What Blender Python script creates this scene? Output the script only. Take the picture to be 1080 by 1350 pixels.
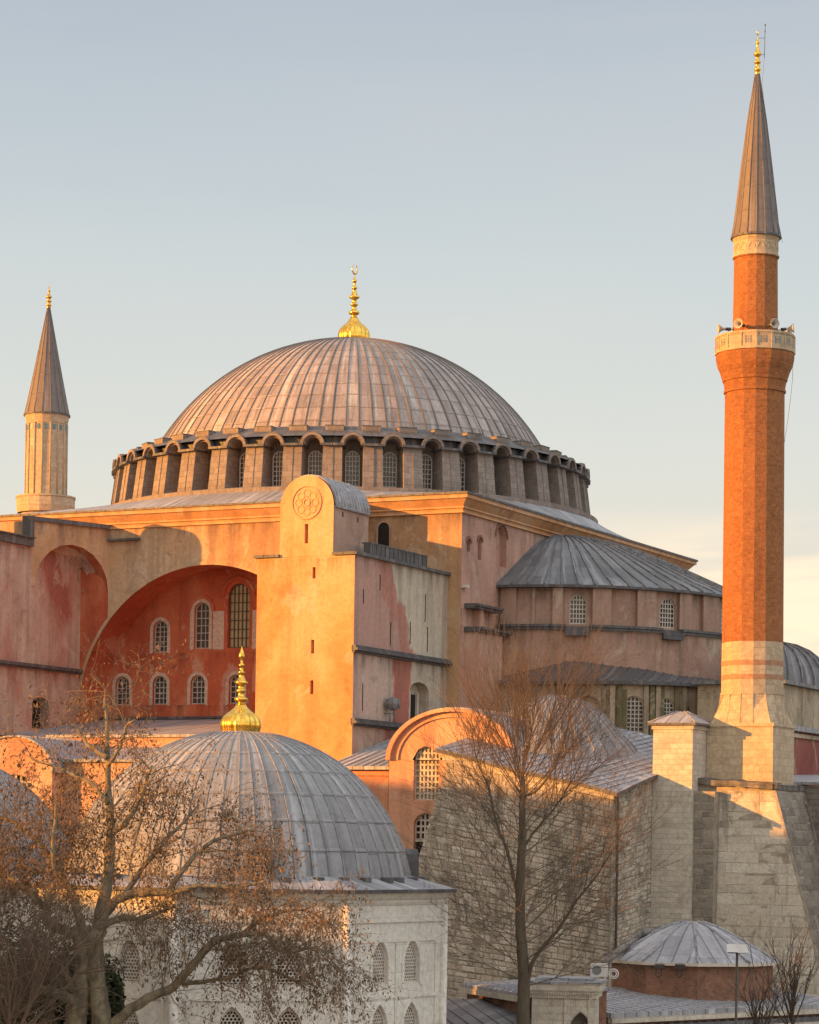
import bpy, math, random
from mathutils import Vector, Matrix
R = math.radians
PI = math.pi
sin, cos = math.sin, math.cos
sc = bpy.context.scene
for o in list(bpy.data.objects):
    bpy.data.objects.remove(o)
col = sc.collection

# ------------------------------------------------------------------ camera
FPX, CX, CY = 3400.0, 540.0, 1110.0           # focal length / principal point in photo pixels
ROLL, TH = R(0.9), R(26.6)
RT = Vector((cos(TH), sin(TH), 0)); FW = Vector((-sin(TH), cos(TH), 0)); UP = Vector((0, 0, 1))
RC = RT * cos(ROLL) + UP * sin(ROLL); UC = -RT * sin(ROLL) + UP * cos(ROLL)
CAM = RT * 4.84 - FW * 196.0 + UP * 17.6
cd = bpy.data.cameras.new('camera'); cam = bpy.data.objects.new('camera', cd); col.objects.link(cam)
cd.sensor_fit = 'HORIZONTAL'; cd.sensor_width = 36.0; cd.lens = FPX / 1080 * 36
cd.shift_y = (CY - 675) / 1080; cd.clip_start = 1.0; cd.clip_end = 8000
cam.matrix_world = Matrix(((RC.x, UC.x, -FW.x, CAM.x), (RC.y, UC.y, -FW.y, CAM.y), (RC.z, UC.z, -FW.z, CAM.z), (0, 0, 0, 1)))
sc.camera = cam

# ------------------------------------------------------------------ light
SUN_AZ, SUN_EL = R(45), R(9.0)                # azimuth west of south
to_sun = Vector((-sin(SUN_AZ) * cos(SUN_EL), -cos(SUN_AZ) * cos(SUN_EL), sin(SUN_EL)))
sl = bpy.data.lights.new('sun', 'SUN'); sl.energy = 5.0; sl.angle = R(0.5); sl.color = (1.0, 0.40, 0.065)
so = bpy.data.objects.new('sun', sl); col.objects.link(so)
so.rotation_euler = to_sun.to_track_quat('Z', 'Y').to_euler(); so.location = (-60, -120, 90)
sc.view_settings.view_transform = 'Standard'; sc.view_settings.look = 'None'
sc.view_settings.exposure = 1.08; sc.view_settings.gamma = 1.0; sc.view_settings.use_curve_mapping = False


def nd(nt, typ, ins=None, **props):
    n = nt.nodes.new(typ)
    for k, v in props.items():
        setattr(n, k, v)
    for k, v in (ins or {}).items():
        s = n.inputs[k]
        if isinstance(v, bpy.types.NodeSocket):
            nt.links.new(v, s)
        else:
            if isinstance(v, (tuple, list)) and len(v) == 3 and s.type == 'RGBA':
                v = (*v, 1)
            s.default_value = v
    return n


def mth(nt, op, a, b=0.0, c=0.0, clamp=False):
    return nd(nt, 'ShaderNodeMath', {0: a, 1: b, 2: c}, operation=op, use_clamp=clamp).outputs[0]


def mixc(nt, fac, a, b, blend='MIX'):
    n = nd(nt, 'ShaderNodeMix', None, data_type='RGBA', blend_type=blend, clamp_factor=True)
    for i, v in ((0, fac), (6, a), (7, b)):
        if isinstance(v, bpy.types.NodeSocket):
            nt.links.new(v, n.inputs[i])
        else:
            n.inputs[i].default_value = (*v, 1) if isinstance(v, (tuple, list)) and len(v) == 3 else v
    return n.outputs[2]


def ramp(nt, fac, stops, mode='LINEAR'):
    n = nd(nt, 'ShaderNodeValToRGB', {0: fac}); cr = n.color_ramp; cr.interpolation = mode
    while len(cr.elements) < len(stops):
        cr.elements.new(0.5)
    for e, (p, c) in zip(cr.elements, stops):
        e.position = p
        e.color = (c, c, c, 1) if isinstance(c, (int, float)) else (*c, 1)
    return n.outputs[0]


def noise(nt, vec, scale, detail=4, rough=0.55, dist=0.0, xyz=(1, 1, 1)):
    v = nd(nt, 'ShaderNodeVectorMath', {0: vec, 1: xyz}, operation='MULTIPLY').outputs[0] if xyz != (1, 1, 1) else vec
    return nd(nt, 'ShaderNodeTexNoise', {'Vector': v, 'Scale': scale, 'Detail': detail, 'Roughness': rough, 'Distortion': dist}).outputs[0]


w = bpy.data.worlds.new('World'); sc.world = w; w.use_nodes = True
nt = w.node_tree; nt.nodes.clear()
sky = nd(nt, 'ShaderNodeTexSky', None, sky_type='NISHITA', sun_disc=False, sun_elevation=SUN_EL,
         sun_rotation=math.atan2(to_sun.x, to_sun.y), air_density=1.0, dust_density=3.0, ozone_density=1.5)
tc = nd(nt, 'ShaderNodeTexCoord').outputs['Generated']
sep = nd(nt, 'ShaderNodeSeparateXYZ', {0: tc})
haze = ramp(nt, mth(nt, 'MULTIPLY_ADD', sep.outputs[2], 0.5, 0.5), [
    (0.0, (0.30, 0.25, 0.20)), (0.50, (0.62, 0.47, 0.30)), (0.537, (0.56, 0.48, 0.365)), (0.572, (0.47, 0.47, 0.43)),
    (0.61, (0.385, 0.415, 0.42)), (0.66, (0.27, 0.31, 0.36)), (0.74, (0.46, 0.48, 0.51)), (1.0, (0.60, 0.62, 0.65))])
cn = noise(nt, tc, 2.2, 5, 0.55, 0.4, (1.2, 1.2, 9.0))
rdot = nd(nt, 'ShaderNodeVectorMath', {0: tc, 1: (cos(TH), sin(TH), 0)}, operation='DOT_PRODUCT').outputs['Value']
side = ramp(nt, mth(nt, 'MULTIPLY_ADD', rdot, 3.0, 0.25), [(0.25, 0.15), (0.6, 1.0)])
band = ramp(nt, sep.outputs[2], [(0.03, 0.4), (0.075, 1.0), (0.112, 0.85), (0.128, 0.0)])
cm = mth(nt, 'MULTIPLY', mth(nt, 'MULTIPLY', ramp(nt, cn, [(0.44, 0.0), (0.53, 1.0)]), side), band)
haze = mixc(nt, mth(nt, 'MULTIPLY', cm, 0.95), haze, (0.84, 0.64, 0.44))
thin = ramp(nt, noise(nt, tc, 1.6, 7, 0.62, 0.5, (1, 1, 6)), [(0.40, 0.0), (0.70, 1.0)])
haze = mixc(nt, mth(nt, 'MULTIPLY', thin, 0.22), haze, (0.50, 0.47, 0.43))
sdot = nd(nt, 'ShaderNodeVectorMath', {0: tc, 1: (-sin(SUN_AZ), -cos(SUN_AZ), 0.0)}, operation='DOT_PRODUCT').outputs['Value']
glow = ramp(nt, sdot, [(0.15, 0.0), (0.9, 0.75)])             # the sunset side of the sky is warmer
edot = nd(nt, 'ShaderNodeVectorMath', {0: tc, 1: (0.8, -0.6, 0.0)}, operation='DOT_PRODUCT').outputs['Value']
lift = mth(nt, 'MULTIPLY_ADD', ramp(nt, edot, [(0.03, 0.0), (0.65, 1.0)]), 0.75, 1.0)   # unseen south-eastern sky brightened as added fill for the shaded walls
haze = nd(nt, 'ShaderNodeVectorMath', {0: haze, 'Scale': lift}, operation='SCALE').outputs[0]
haze = mixc(nt, glow, haze, mixc(nt, 1.0, haze, (1.0, 0.70, 0.42), 'MULTIPLY'))
b1 = nd(nt, 'ShaderNodeBackground', {'Color': sky.outputs[0], 'Strength': 0.05})
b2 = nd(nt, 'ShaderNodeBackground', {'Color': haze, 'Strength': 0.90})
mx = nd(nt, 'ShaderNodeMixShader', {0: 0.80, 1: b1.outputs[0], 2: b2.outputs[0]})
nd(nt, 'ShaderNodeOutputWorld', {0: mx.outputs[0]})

# ------------------------------------------------------------------ helpers


def ray(px, py):
    return FW + RC * ((px - CX) / FPX) + UC * ((CY - py) / FPX)


def at(px, py, d):
    return CAM + ray(px, py) * d


def on_y(px, py, y):
    r = ray(px, py); return CAM + r * ((y - CAM.y) / r.y)


def on_x(px, py, x):
    r = ray(px, py); return CAM + r * ((x - CAM.x) / r.x)


ORG = {}


class MB:
    def __init__(s):
        s.v, s.f, s.m, s.uv, s.sm = [], [], [], [], []

    def add(s, vs, fs, mat=0, uvs=None, smooth=False):
        b = len(s.v); s.v += [Vector(p) for p in vs]
        for i, f in enumerate(fs):
            s.f.append([b + k for k in f]); s.m.append(mat); s.sm.append(smooth)
            s.uv.append(uvs[i] if uvs else None)

    def quad(s, a, b, c, d, mat=0):
        s.add([a, b, c, d], [(0, 1, 2, 3)], mat)

    def box(s, x0, x1, y0, y1, z0, z1, mat=0):
        s.hexa([(x0, y0, z0), (x1, y0, z0), (x1, y1, z0), (x0, y1, z0), (x0, y0, z1), (x1, y0, z1), (x1, y1, z1), (x0, y1, z1)], mat)

    def hexa(s, p, mat=0):
        s.add(p, [(3, 2, 1, 0), (4, 5, 6, 7), (0, 1, 5, 4), (1, 2, 6, 5), (2, 3, 7, 6), (3, 0, 4, 7)], mat)

    def fbox(s, f, s0, s1, d0, d1, z0, z1, mat=0):     # box in a wall frame (along, outward, up)
        s.hexa([f(s0, d1, z0), f(s1, d1, z0), f(s1, d0, z0), f(s0, d0, z0), f(s0, d1, z1), f(s1, d1, z1), f(s1, d0, z1), f(s0, d0, z1)], mat)

    def prism(s, poly, z0, z1, mat=0, top=None, cap=True):
        n = len(poly)
        vs = [(p[0], p[1], z0) for p in poly] + [(p[0], p[1], z1) for p in poly]
        s.add(vs, [(i, (i + 1) % n, n + (i + 1) % n, n + i) for i in range(n)], mat)
        if cap:
            s.add(vs, [tuple(range(n, 2 * n)), tuple(range(n - 1, -1, -1))], mat if top is None else top)

    def frust(s, p0, z0, p1, z1, mat=0, cap=False):
        n = len(p0)
        vs = [(p[0], p[1], z0) for p in p0] + [(p[0], p[1], z1) for p in p1]
        fs = [(i, (i + 1) % n, n + (i + 1) % n, n + i) for i in range(n)]
        if cap:
            fs.append(tuple(range(n, 2 * n)))
        s.add(vs, fs, mat)

    def lathe(s, prof, n, c=(0, 0), a0=0.0, a1=2 * PI, sx=1, sy=1, mat=0, nu=None, tier=1.0, smooth=True, flute=None, vz=False):
        full = abs(a1 - a0 - 2 * PI) < 1e-6
        vs, m = [], len(prof)
        L = [0.0]
        for i in range(1, m):
            L.append(L[-1] + (abs(prof[i][1] - prof[i - 1][1]) if vz else math.dist(prof[i], prof[i - 1])))
        for i in range(n + 1):
            a = a0 + (a1 - a0) * i / n
            k = flute(a) if flute else 0.0
            for (r, z) in prof:
                rr = r * (1 + (k if callable(flute) else 0))
                vs.append((c[0] + rr * cos(a) * sx, c[1] + rr * sin(a) * sy, z))
        fs, uvs = [], []
        nu = nu or n
        rm = max(p[0] for p in prof)
        for i in range(n):
            for j in range(m - 1):
                fs.append((i * m + j, (i + 1) * m + j, (i + 1) * m + j + 1, i * m + j + 1))
                u0, u1 = i / n * nu, (i + 1) / n * nu
                uvs.append([(u0, L[j] / tier), (u1, L[j] / tier), (u1, L[j + 1] / tier), (u0, L[j + 1] / tier)])
        s.add(vs, fs, mat, uvs, smooth)

    def ribs(s, prof, n, w, h, c=(0, 0), a0=0.0, a1=2 * PI, sx=1, sy=1, mat=0, skip=1, jit=0.0):
        cnt = n if abs(a1 - a0 - 2 * PI) < 1e-6 else n + 1
        for i in range(cnt):
            a = a0 + (a1 - a0) * i / n + random.uniform(-jit, jit)
            e = Vector((cos(a) * sx, sin(a) * sy, 0)); t = Vector((-sin(a), cos(a), 0))
            vs = []
            for j, (r, z) in enumerate(prof):
                p, q = prof[max(0, j - 1)], prof[min(len(prof) - 1, j + 1)]
                tr, tz = q[0] - p[0], q[1] - p[1]; l = math.hypot(tr, tz) or 1
                nr, nz = tz / l, -tr / l
                if nz < 0 and abs(nr) < 1e-3:
                    nz = -nz
                base = Vector((c[0], c[1], z)) + e * r; out = e.normalized() * nr + UP * nz
                if out.z < -0.05:
                    out = -out
                ww = min(w, max(0.02, r * PI / n * 0.5))
                vs += [base - t * ww - out * .01, base - t * ww * .6 + out * h, base + t * ww * .6 + out * h, base + t * ww - out * .01]
            fs = []
            for j in range(len(prof) - 1):
                b = j * 4
                for k in range(3):
                    fs.append((b + k + 1, b + k, b + 4 + k, b + 5 + k))
            s.add(vs, fs, mat)

    def tube(s, pts, rad, n=5, mat=0, smooth=True, cap=True):
        pts = [Vector(p) for p in pts]
        vs, m = [], len(pts)
        t0 = (pts[1] - pts[0]).normalized()
        u = t0.orthogonal().normalized()
        for i, p in enumerate(pts):
            t = (pts[min(m - 1, i + 1)] - pts[max(0, i - 1)])
            t = t.normalized() if t.length > 1e-9 else t0
            u = (u - t * u.dot(t))
            u = u.normalized() if u.length > 1e-6 else t.orthogonal().normalized()
            v = t.cross(u)
            r = rad[i] if isinstance(rad, (list, tuple)) else rad
            for k in range(n):
                a = 2 * PI * k / n
                vs.append(p + u * (r * cos(a)) + v * (r * sin(a)))
        fs = []
        for i in range(m - 1):
            for k in range(n):
                k2 = (k + 1) % n
                fs.append((i * n + k, i * n + k2, (i + 1) * n + k2, (i + 1) * n + k))
        if cap and n > 3:
            fs.append(tuple(range(n - 1, -1, -1))); fs.append(tuple(range((m - 1) * n, m * n)))
        s.add(vs, fs, mat, None, smooth)

    def build(s, name, mats, parent=None, loc=None, label=None, cat=None, group=None, kind=None):
        me = bpy.data.meshes.new(name)
        org = ORG.get(parent.name, Vector()) if parent else (Vector(loc) if loc is not None else Vector())
        if parent and parent.name not in ORG:
            org = parent_org(parent)
        me.from_pydata([tuple(p - org) for p in s.v], [], s.f)
        mats = mats if isinstance(mats, (list, tuple)) else [mats]
        for m in mats:
            me.materials.append(m)
        me.polygons.foreach_set('material_index', s.m)
        me.polygons.foreach_set('use_smooth', s.sm)
        uvl = me.uv_layers.new(name='UVMap').data
        for p, uv in zip(me.polygons, s.uv):
            if uv is None:
                n = p.normal
                if abs(n.z) > 0.97:
                    U, V = Vector((cos(TH), sin(TH), 0)), Vector((-sin(TH), cos(TH), 0))
                    U, V = Vector((1, 0, 0)), Vector((0, 1, 0))
                else:
                    U = Vector((0, 0, 1)).cross(n).normalized(); V = n.cross(U)
                for li in p.loop_indices:
                    c = me.vertices[me.loops[li].vertex_index].co + org
                    uvl[li].uv = (c.dot(U), c.dot(V))
            else:
                for li, q in zip(p.loop_indices, uv):
                    uvl[li].uv = q
        me.update()
        o = bpy.data.objects.new(name, me); col.objects.link(o)
        if parent:
            o.parent = parent
        else:
            o.location = org
        ORG[o.name] = org
        tag(o, label, cat, group, kind)
        return o


def parent_org(o):
    return ORG.get(o.name, Vector())


def tag(o, label=None, cat=None, group=None, kind=None):
    for k, v in (('label', label), ('category', cat), ('group', group), ('kind', kind)):
        if v:
            o[k] = v


def thing(name, loc, label, cat, group=None):
    o = bpy.data.objects.new(name, None); col.objects.link(o); o.location = loc; o.empty_display_size = 0.5
    ORG[o.name] = Vector(loc); tag(o, label, cat, group); return o


def dup(o, parent=None, rotz=None, loc=None):
    c = o.copy(); col.objects.link(c)
    if parent is not None:
        c.parent = parent
    if rotz is not None:
        c.rotation_euler = (0, 0, rotz)
    if loc is not None:
        c.location = loc
    ORG[c.name] = ORG.get(o.name, Vector())
    for ch in [k for k in bpy.data.objects if k.parent == o]:
        dup(ch, c)
    return c


# wall frames: f(along, outward, up)
def FS(y):
    return lambda s, d, z: Vector((s, y - d, z))


def FE(x):
    return lambda s, d, z: Vector((x + d, s, z))


def FP(p, q):                                 # plane wall from p to q, outward on the right-hand side looking p->q reversed
    p, q = Vector((p[0], p[1], 0)), Vector((q[0], q[1], 0)); t = (q - p).normalized(); n = Vector((t.y, -t.x, 0))
    return lambda s, d, z: p + t * s + n * d + UP * z


def FC(c, r, sx=1, sy=1):                     # curved wall, along = angle*r
    return lambda s, d, z: Vector((c[0] + (r + d) * cos(s / r) * sx, c[1] + (r + d) * sin(s / r) * sy, z))


def arch(x, hw, kind):                        # height of the arch above its spring at x
    x = min(abs(x), hw)
    if kind == 'round':
        return math.sqrt(max(0, hw * hw - x * x))
    if kind == 'pointed':
        return math.sqrt(max(0, 4 * hw * hw - (hw + x) ** 2))
    if kind == 'low':
        return 0.45 * math.sqrt(max(0, hw * hw - x * x))
    return 0.0


def outline(sx_, wd, zb, zs, kind, n=10):
    hw = wd / 2
    pts = [(sx_ - hw, zb)]
    for i in range(n + 1):
        x = -hw * cos(PI * i / n)
        pts.append((sx_ + x, zs + arch(x, hw, kind)))
    pts.append((sx_ + hw, zb))
    return pts                                # left-bottom, over the arch, right-bottom


def band(mb, f, s0, s1, z0, z1, ops, depth, mat=0, rmat=None, step=4.0, back=None):
    """wall strip with arched openings; ops = (centre, width, sill, spring, kind)"""
    rmat = mat if rmat is None else rmat

    def plain(a, b):
        n = max(1, int(math.ceil((b - a) / step - 1e-6)))
        for i in range(n):
            p, q = a + (b - a) * i / n, a + (b - a) * (i + 1) / n
            mb.quad(f(p, 0, z0), f(q, 0, z0), f(q, 0, z1), f(p, 0, z1), mat)
    cur = s0
    for (c, wd, zb, zs, kind) in sorted(ops):
        if c - wd / 2 > cur + 1e-4:
            plain(cur, c - wd / 2)
        o = outline(c, wd, zb, zs, kind)
        for (pa, pb) in zip(o[1:-2], o[2:-1]):
            mb.quad(f(pa[0], 0, pa[1]), f(pb[0], 0, pb[1]), f(pb[0], 0, z1), f(pa[0], 0, z1), mat)
            if zb > z0 + 1e-4:
                mb.quad(f(pa[0], 0, z0), f(pb[0], 0, z0), f(pb[0], 0, zb), f(pa[0], 0, zb), mat)
        loop = o + [o[0]] if zb < zs - 1e-6 else o
        for (pa, pb) in zip(loop[:-1], loop[1:]):
            mb.quad(f(pa[0], 0, pa[1]), f(pa[0], -depth, pa[1]), f(pb[0], -depth, pb[1]), f(pb[0], 0, pb[1]), rmat)
        if back is not None:
            mb.add([f(p[0], -depth, p[1]) for p in reversed(o)], [tuple(range(len(o)))], back)
        cur = c + wd / 2
    if s1 > cur + 1e-4:
        plain(cur, s1)


def window(name, parent, f, c, wd, zb, zs, kind, mats, d=-0.3, fw=0.1, nx=3, nz=5, bw=0.035, fd=0.08, hexa=0.0, label=None):
    """one window: frame and bars (mats[0]) over a pane (mats[1])"""
    mb = MB(); hw = wd / 2
    o = outline(c, wd, zb, zs, kind, 12); i_ = outline(c, wd - 2 * fw, zb + fw, zs, kind, 12)
    for k in range(len(o)):
        k2 = (k + 1) % len(o)
        a, b, a2, b2 = o[k], o[k2], i_[k], i_[k2]
        mb.quad(f(b[0], d + fd, b[1]), f(a[0], d + fd, a[1]), f(a2[0], d + fd, a2[1]), f(b2[0], d + fd, b2[1]))
        mb.quad(f(a2[0], d + fd, a2[1]), f(a2[0], d, a2[1]), f(b2[0], d, b2[1]), f(b2[0], d + fd, b2[1]))
    mb.add([f(p[0], d - .06, p[1]) for p in reversed(o)], [tuple(range(len(o)))], 1)
    ihw = hw - fw
    top = zs + arch(0, ihw, kind)

    def half(z):
        if z <= zs:
            return ihw
        lo, hi = 0.0, ihw
        for _ in range(20):
            m = (lo + hi) / 2
            if zs + arch(m, ihw, kind) > z:
                lo = m
            else:
                hi = m
        return lo
    if hexa:
        hs = hexa; rw = hs * 1.5; cw = hs * math.sqrt(3)
        row = 0; z = zb + fw
        while z < top + hs:
            x = -ihw - cw + (cw / 2 if row % 2 else 0)
            while x < ihw + cw:
                if abs(x) < half(min(z, top - .01)) - hs * .25 and z < top - hs * .3:
                    O = [(c + x + hs * 1.02 * sin(PI / 3 * k), z + hs * 1.02 * cos(PI / 3 * k)) for k in range(6)]
                    I = [(c + x + hs * .66 * sin(PI / 3 * k), z + hs * .66 * cos(PI / 3 * k)) for k in range(6)]
                    for k in range(6):
                        k2 = (k + 1) % 6
                        mb.quad(f(O[k2][0], d + .02, O[k2][1]), f(O[k][0], d + .02, O[k][1]), f(I[k][0], d + .02, I[k][1]), f(I[k2][0], d + .02, I[k2][1]))
                        mb.quad(f(I[k][0], d + .02, I[k][1]), f(I[k][0], d - .05, I[k][1]), f(I[k2][0], d - .05, I[k2][1]), f(I[k2][0], d + .02, I[k2][1]))
                x += cw
            row += 1; z += rw
    else:
        for k in range(1, nx + 1):
            x = -ihw + 2 * ihw * k / (nx + 1)
            mb.fbox(f, c + x - bw, c + x + bw, d - .05, d + .03, zb + fw, zs + arch(x, ihw, kind))
        for k in range(1, nz + 1):
            z = zb + fw + (top - zb - fw) * k / (nz + 1)
            h = half(z)
            if h > .05:
                mb.fbox(f, c - h, c + h, d - .049, d + .026, z - bw, z + bw)
    return mb.build(name, mats, parent, label=label)


def octo(c, r, rot=0.0, n=8):
    return [(c[0] + r * cos(rot + 2 * PI * i / n), c[1] + r * sin(rot + 2 * PI * i / n)) for i in range(n)]


# ------------------------------------------------------------------ materials
def base_mat(name):
    m = bpy.data.materials.new(name); m.use_nodes = True; t = m.node_tree; t.nodes.clear()
    b = nd(t, 'ShaderNodeBsdfPrincipled', {'Roughness': 0.85, 'Specular IOR Level': 0.25})
    nd(t, 'ShaderNodeOutputMaterial', {0: b.outputs[0]})
    g = nd(t, 'ShaderNodeNewGeometry').outputs['Position']
    return m, t, b, g


def fin(t, b, colr, height=None, strength=0.3, dist=0.05, rough=None):
    t.links.new(colr, b.inputs['Base Color'])
    if height is not None:
        bp = nd(t, 'ShaderNodeBump', {'Height': height, 'Strength': strength, 'Distance': dist})
        t.links.new(bp.outputs[0], b.inputs['Normal'])
    if rough is not None:
        t.links.new(rough, b.inputs['Roughness']) if isinstance(rough, bpy.types.NodeSocket) else setattr(b.inputs['Roughness'], 'default_value', rough)


def plaster(name, stops, sc_=0.16, streak=0.4, dirt=(0.10, 0.075, 0.06), contrast=(0.36, 0.64), seed=0.0, fine=0.16, zs=0.7, ledges=()):
    m, t, b, g = base_mat(name)
    g = nd(t, 'ShaderNodeVectorMath', {0: g, 1: (seed, seed * 1.7, seed * .6)}, operation='ADD').outputs[0]
    n1 = noise(t, g, sc_, 7, 0.6, 0.6, (1, 1, zs))
    lo, hi = contrast; k = len(stops)
    c = ramp(t, n1, [(lo + (hi - lo) * i / (k - 1), s) for i, s in enumerate(stops)])
    st = noise(t, g, 0.9, 5, 0.6, 0.2, (1, 1, 0.07))
    c = mixc(t, mth(t, 'MULTIPLY', ramp(t, st, [(0.50, 0.0), (0.72, 1.0)]), streak), c, dirt)
    bl = noise(t, g, 0.55, 6, 0.7, 1.0)
    c = mixc(t, mth(t, 'MULTIPLY', ramp(t, bl, [(0.55, 0.0), (0.68, 1.0)]), streak * 0.6), c, dirt)
    lt = noise(t, g, 0.42, 6, 0.65, 0.8, (1.3, 1.3, .8))
    c = mixc(t, mth(t, 'MULTIPLY', ramp(t, lt, [(0.58, 0.0), (0.61, 1.0)]), 0.38), c, (0.50, 0.40, 0.30))
    gr = noise(t, g, 0.30, 8, 0.75, 1.5, (1, 1, .55))
    c = mixc(t, mth(t, 'MULTIPLY', ramp(t, gr, [(0.58, 0.0), (0.70, 1.0)]), streak), c, tuple(x * .7 for x in dirt))
    if ledges:                                # rain streaks running down from each ledge
        zz = nd(t, 'ShaderNodeSeparateXYZ', {0: nd(t, 'ShaderNodeNewGeometry').outputs['Position']}).outputs[2]
        rs_ = ramp(t, noise(t, g, 1.5, 6, 0.7, 0.1, (1, 1, 0.045)), [(0.44, 0.0), (0.66, 1.0)])
        for zl in ledges:
            near = ramp(t, mth(t, 'MULTIPLY_ADD', zz, 0.4, 0.5 - zl * 0.4), [(-0.0, 0.0), (0.42, 0.85), (0.485, 1.0), (0.5, 0.0)])
            c = mixc(t, mth(t, 'MULTIPLY', mth(t, 'MULTIPLY', near, rs_), 0.75), c, tuple(x * .6 for x in dirt))
    cr = mth(t, 'ABSOLUTE', mth(t, 'SUBTRACT', noise(t, g, 0.35, 5, 0.6, 0.8), 0.5))
    c = mixc(t, mth(t, 'MULTIPLY', ramp(t, cr, [(0.0, 1.0), (0.007, 0.0)]), mth(t, 'MULTIPLY', ramp(t, lt, [(0.45, 0.0), (0.55, 1.0)]), 0.5)), c, dirt)
    fi = noise(t, g, 4.5, 6, 0.7)
    c = mixc(t, fine * 2, c, mixc(t, 1.0, c, ramp(t, fi, [(0.25, 0.45), (0.75, 1.5)]), 'MULTIPLY'))
    fin(t, b, c, mth(t, 'ADD', fi, mth(t, 'MULTIPLY', bl, 1.5)), 0.28, 0.06)
    return m


def ashlar(name, c1, c2, mortar, bw=0.9, bh=0.42, ms=0.012, dirt=0.4, dirtc=(0.05, 0.042, 0.035), distort=0.0, vary=0.5, seed=0., bump=0.35, stain=(0.58, 0.70)):
    m, t, b, g = base_mat(name)
    uv = nd(t, 'ShaderNodeUVMap').outputs[0]
    if distort:
        dn = nd(t, 'ShaderNodeTexNoise', {'Vector': uv, 'Scale': 1.1, 'Detail': 3}).outputs['Color']
        dn = nd(t, 'ShaderNodeVectorMath', {0: dn, 1: (0.5, 0.5, 0.5)}, operation='SUBTRACT').outputs[0]
        uv = nd(t, 'ShaderNodeVectorMath', {0: dn, 1: (distort, distort * .5, 0), 2: uv}, operation='MULTIPLY_ADD').outputs[0]
    br = nd(t, 'ShaderNodeTexBrick', {'Vector': uv, 'Color1': (0, 0, 0), 'Color2': (1, 1, 1), 'Mortar': (0.5, 0.5, 0.5), 'Scale': 1.0,
                                     'Mortar Size': ms, 'Mortar Smooth': 0.3, 'Bias': 0.0, 'Brick Width': bw, 'Row Height': bh}, offset=0.5, squash=0.75, squash_frequency=3)
    big = noise(t, g, 0.25, 6, 0.65, 0.5)
    f = mth(t, 'ADD', mth(t, 'MULTIPLY', br.outputs[0], vary), mth(t, 'MULTIPLY', ramp(t, big, [(0.3, 0.0), (0.7, 1.0)]), 1 - vary))
    c = mixc(t, f, c1, c2)
    c = mixc(t, mth(t, 'MULTIPLY', br.outputs['Fac'], 0.75), c, mortar)
    st = noise(t, g, 0.8, 6, 0.65, 0.4, (1, 1, 0.16))
    bl = noise(t, g, 0.7, 7, 0.72, 1.2)
    dm = mth(t, 'MAXIMUM', ramp(t, st, [stain[:1] + (0.0,), (stain[1], 0.9)]), ramp(t, bl, [(stain[0], 0.0), (stain[1] + .02, 1.0)]))
    c = mixc(t, mth(t, 'MULTIPLY', dm, dirt), c, dirtc)
    fi = noise(t, g, 5.0, 6, 0.72)
    c = mixc(t, 0.45, c, mixc(t, 1.0, c, ramp(t, fi, [(0.25, 0.35), (0.75, 1.6)]), 'MULTIPLY'))
    h = mth(t, 'SUBTRACT', mth(t, 'ADD', fi, mth(t, 'MULTIPLY', br.outputs[0], 0.4)), mth(t, 'MULTIPLY', br.outputs['Fac'], 1.3))
    fin(t, b, c, h, bump, 0.06)
    return m


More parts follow.
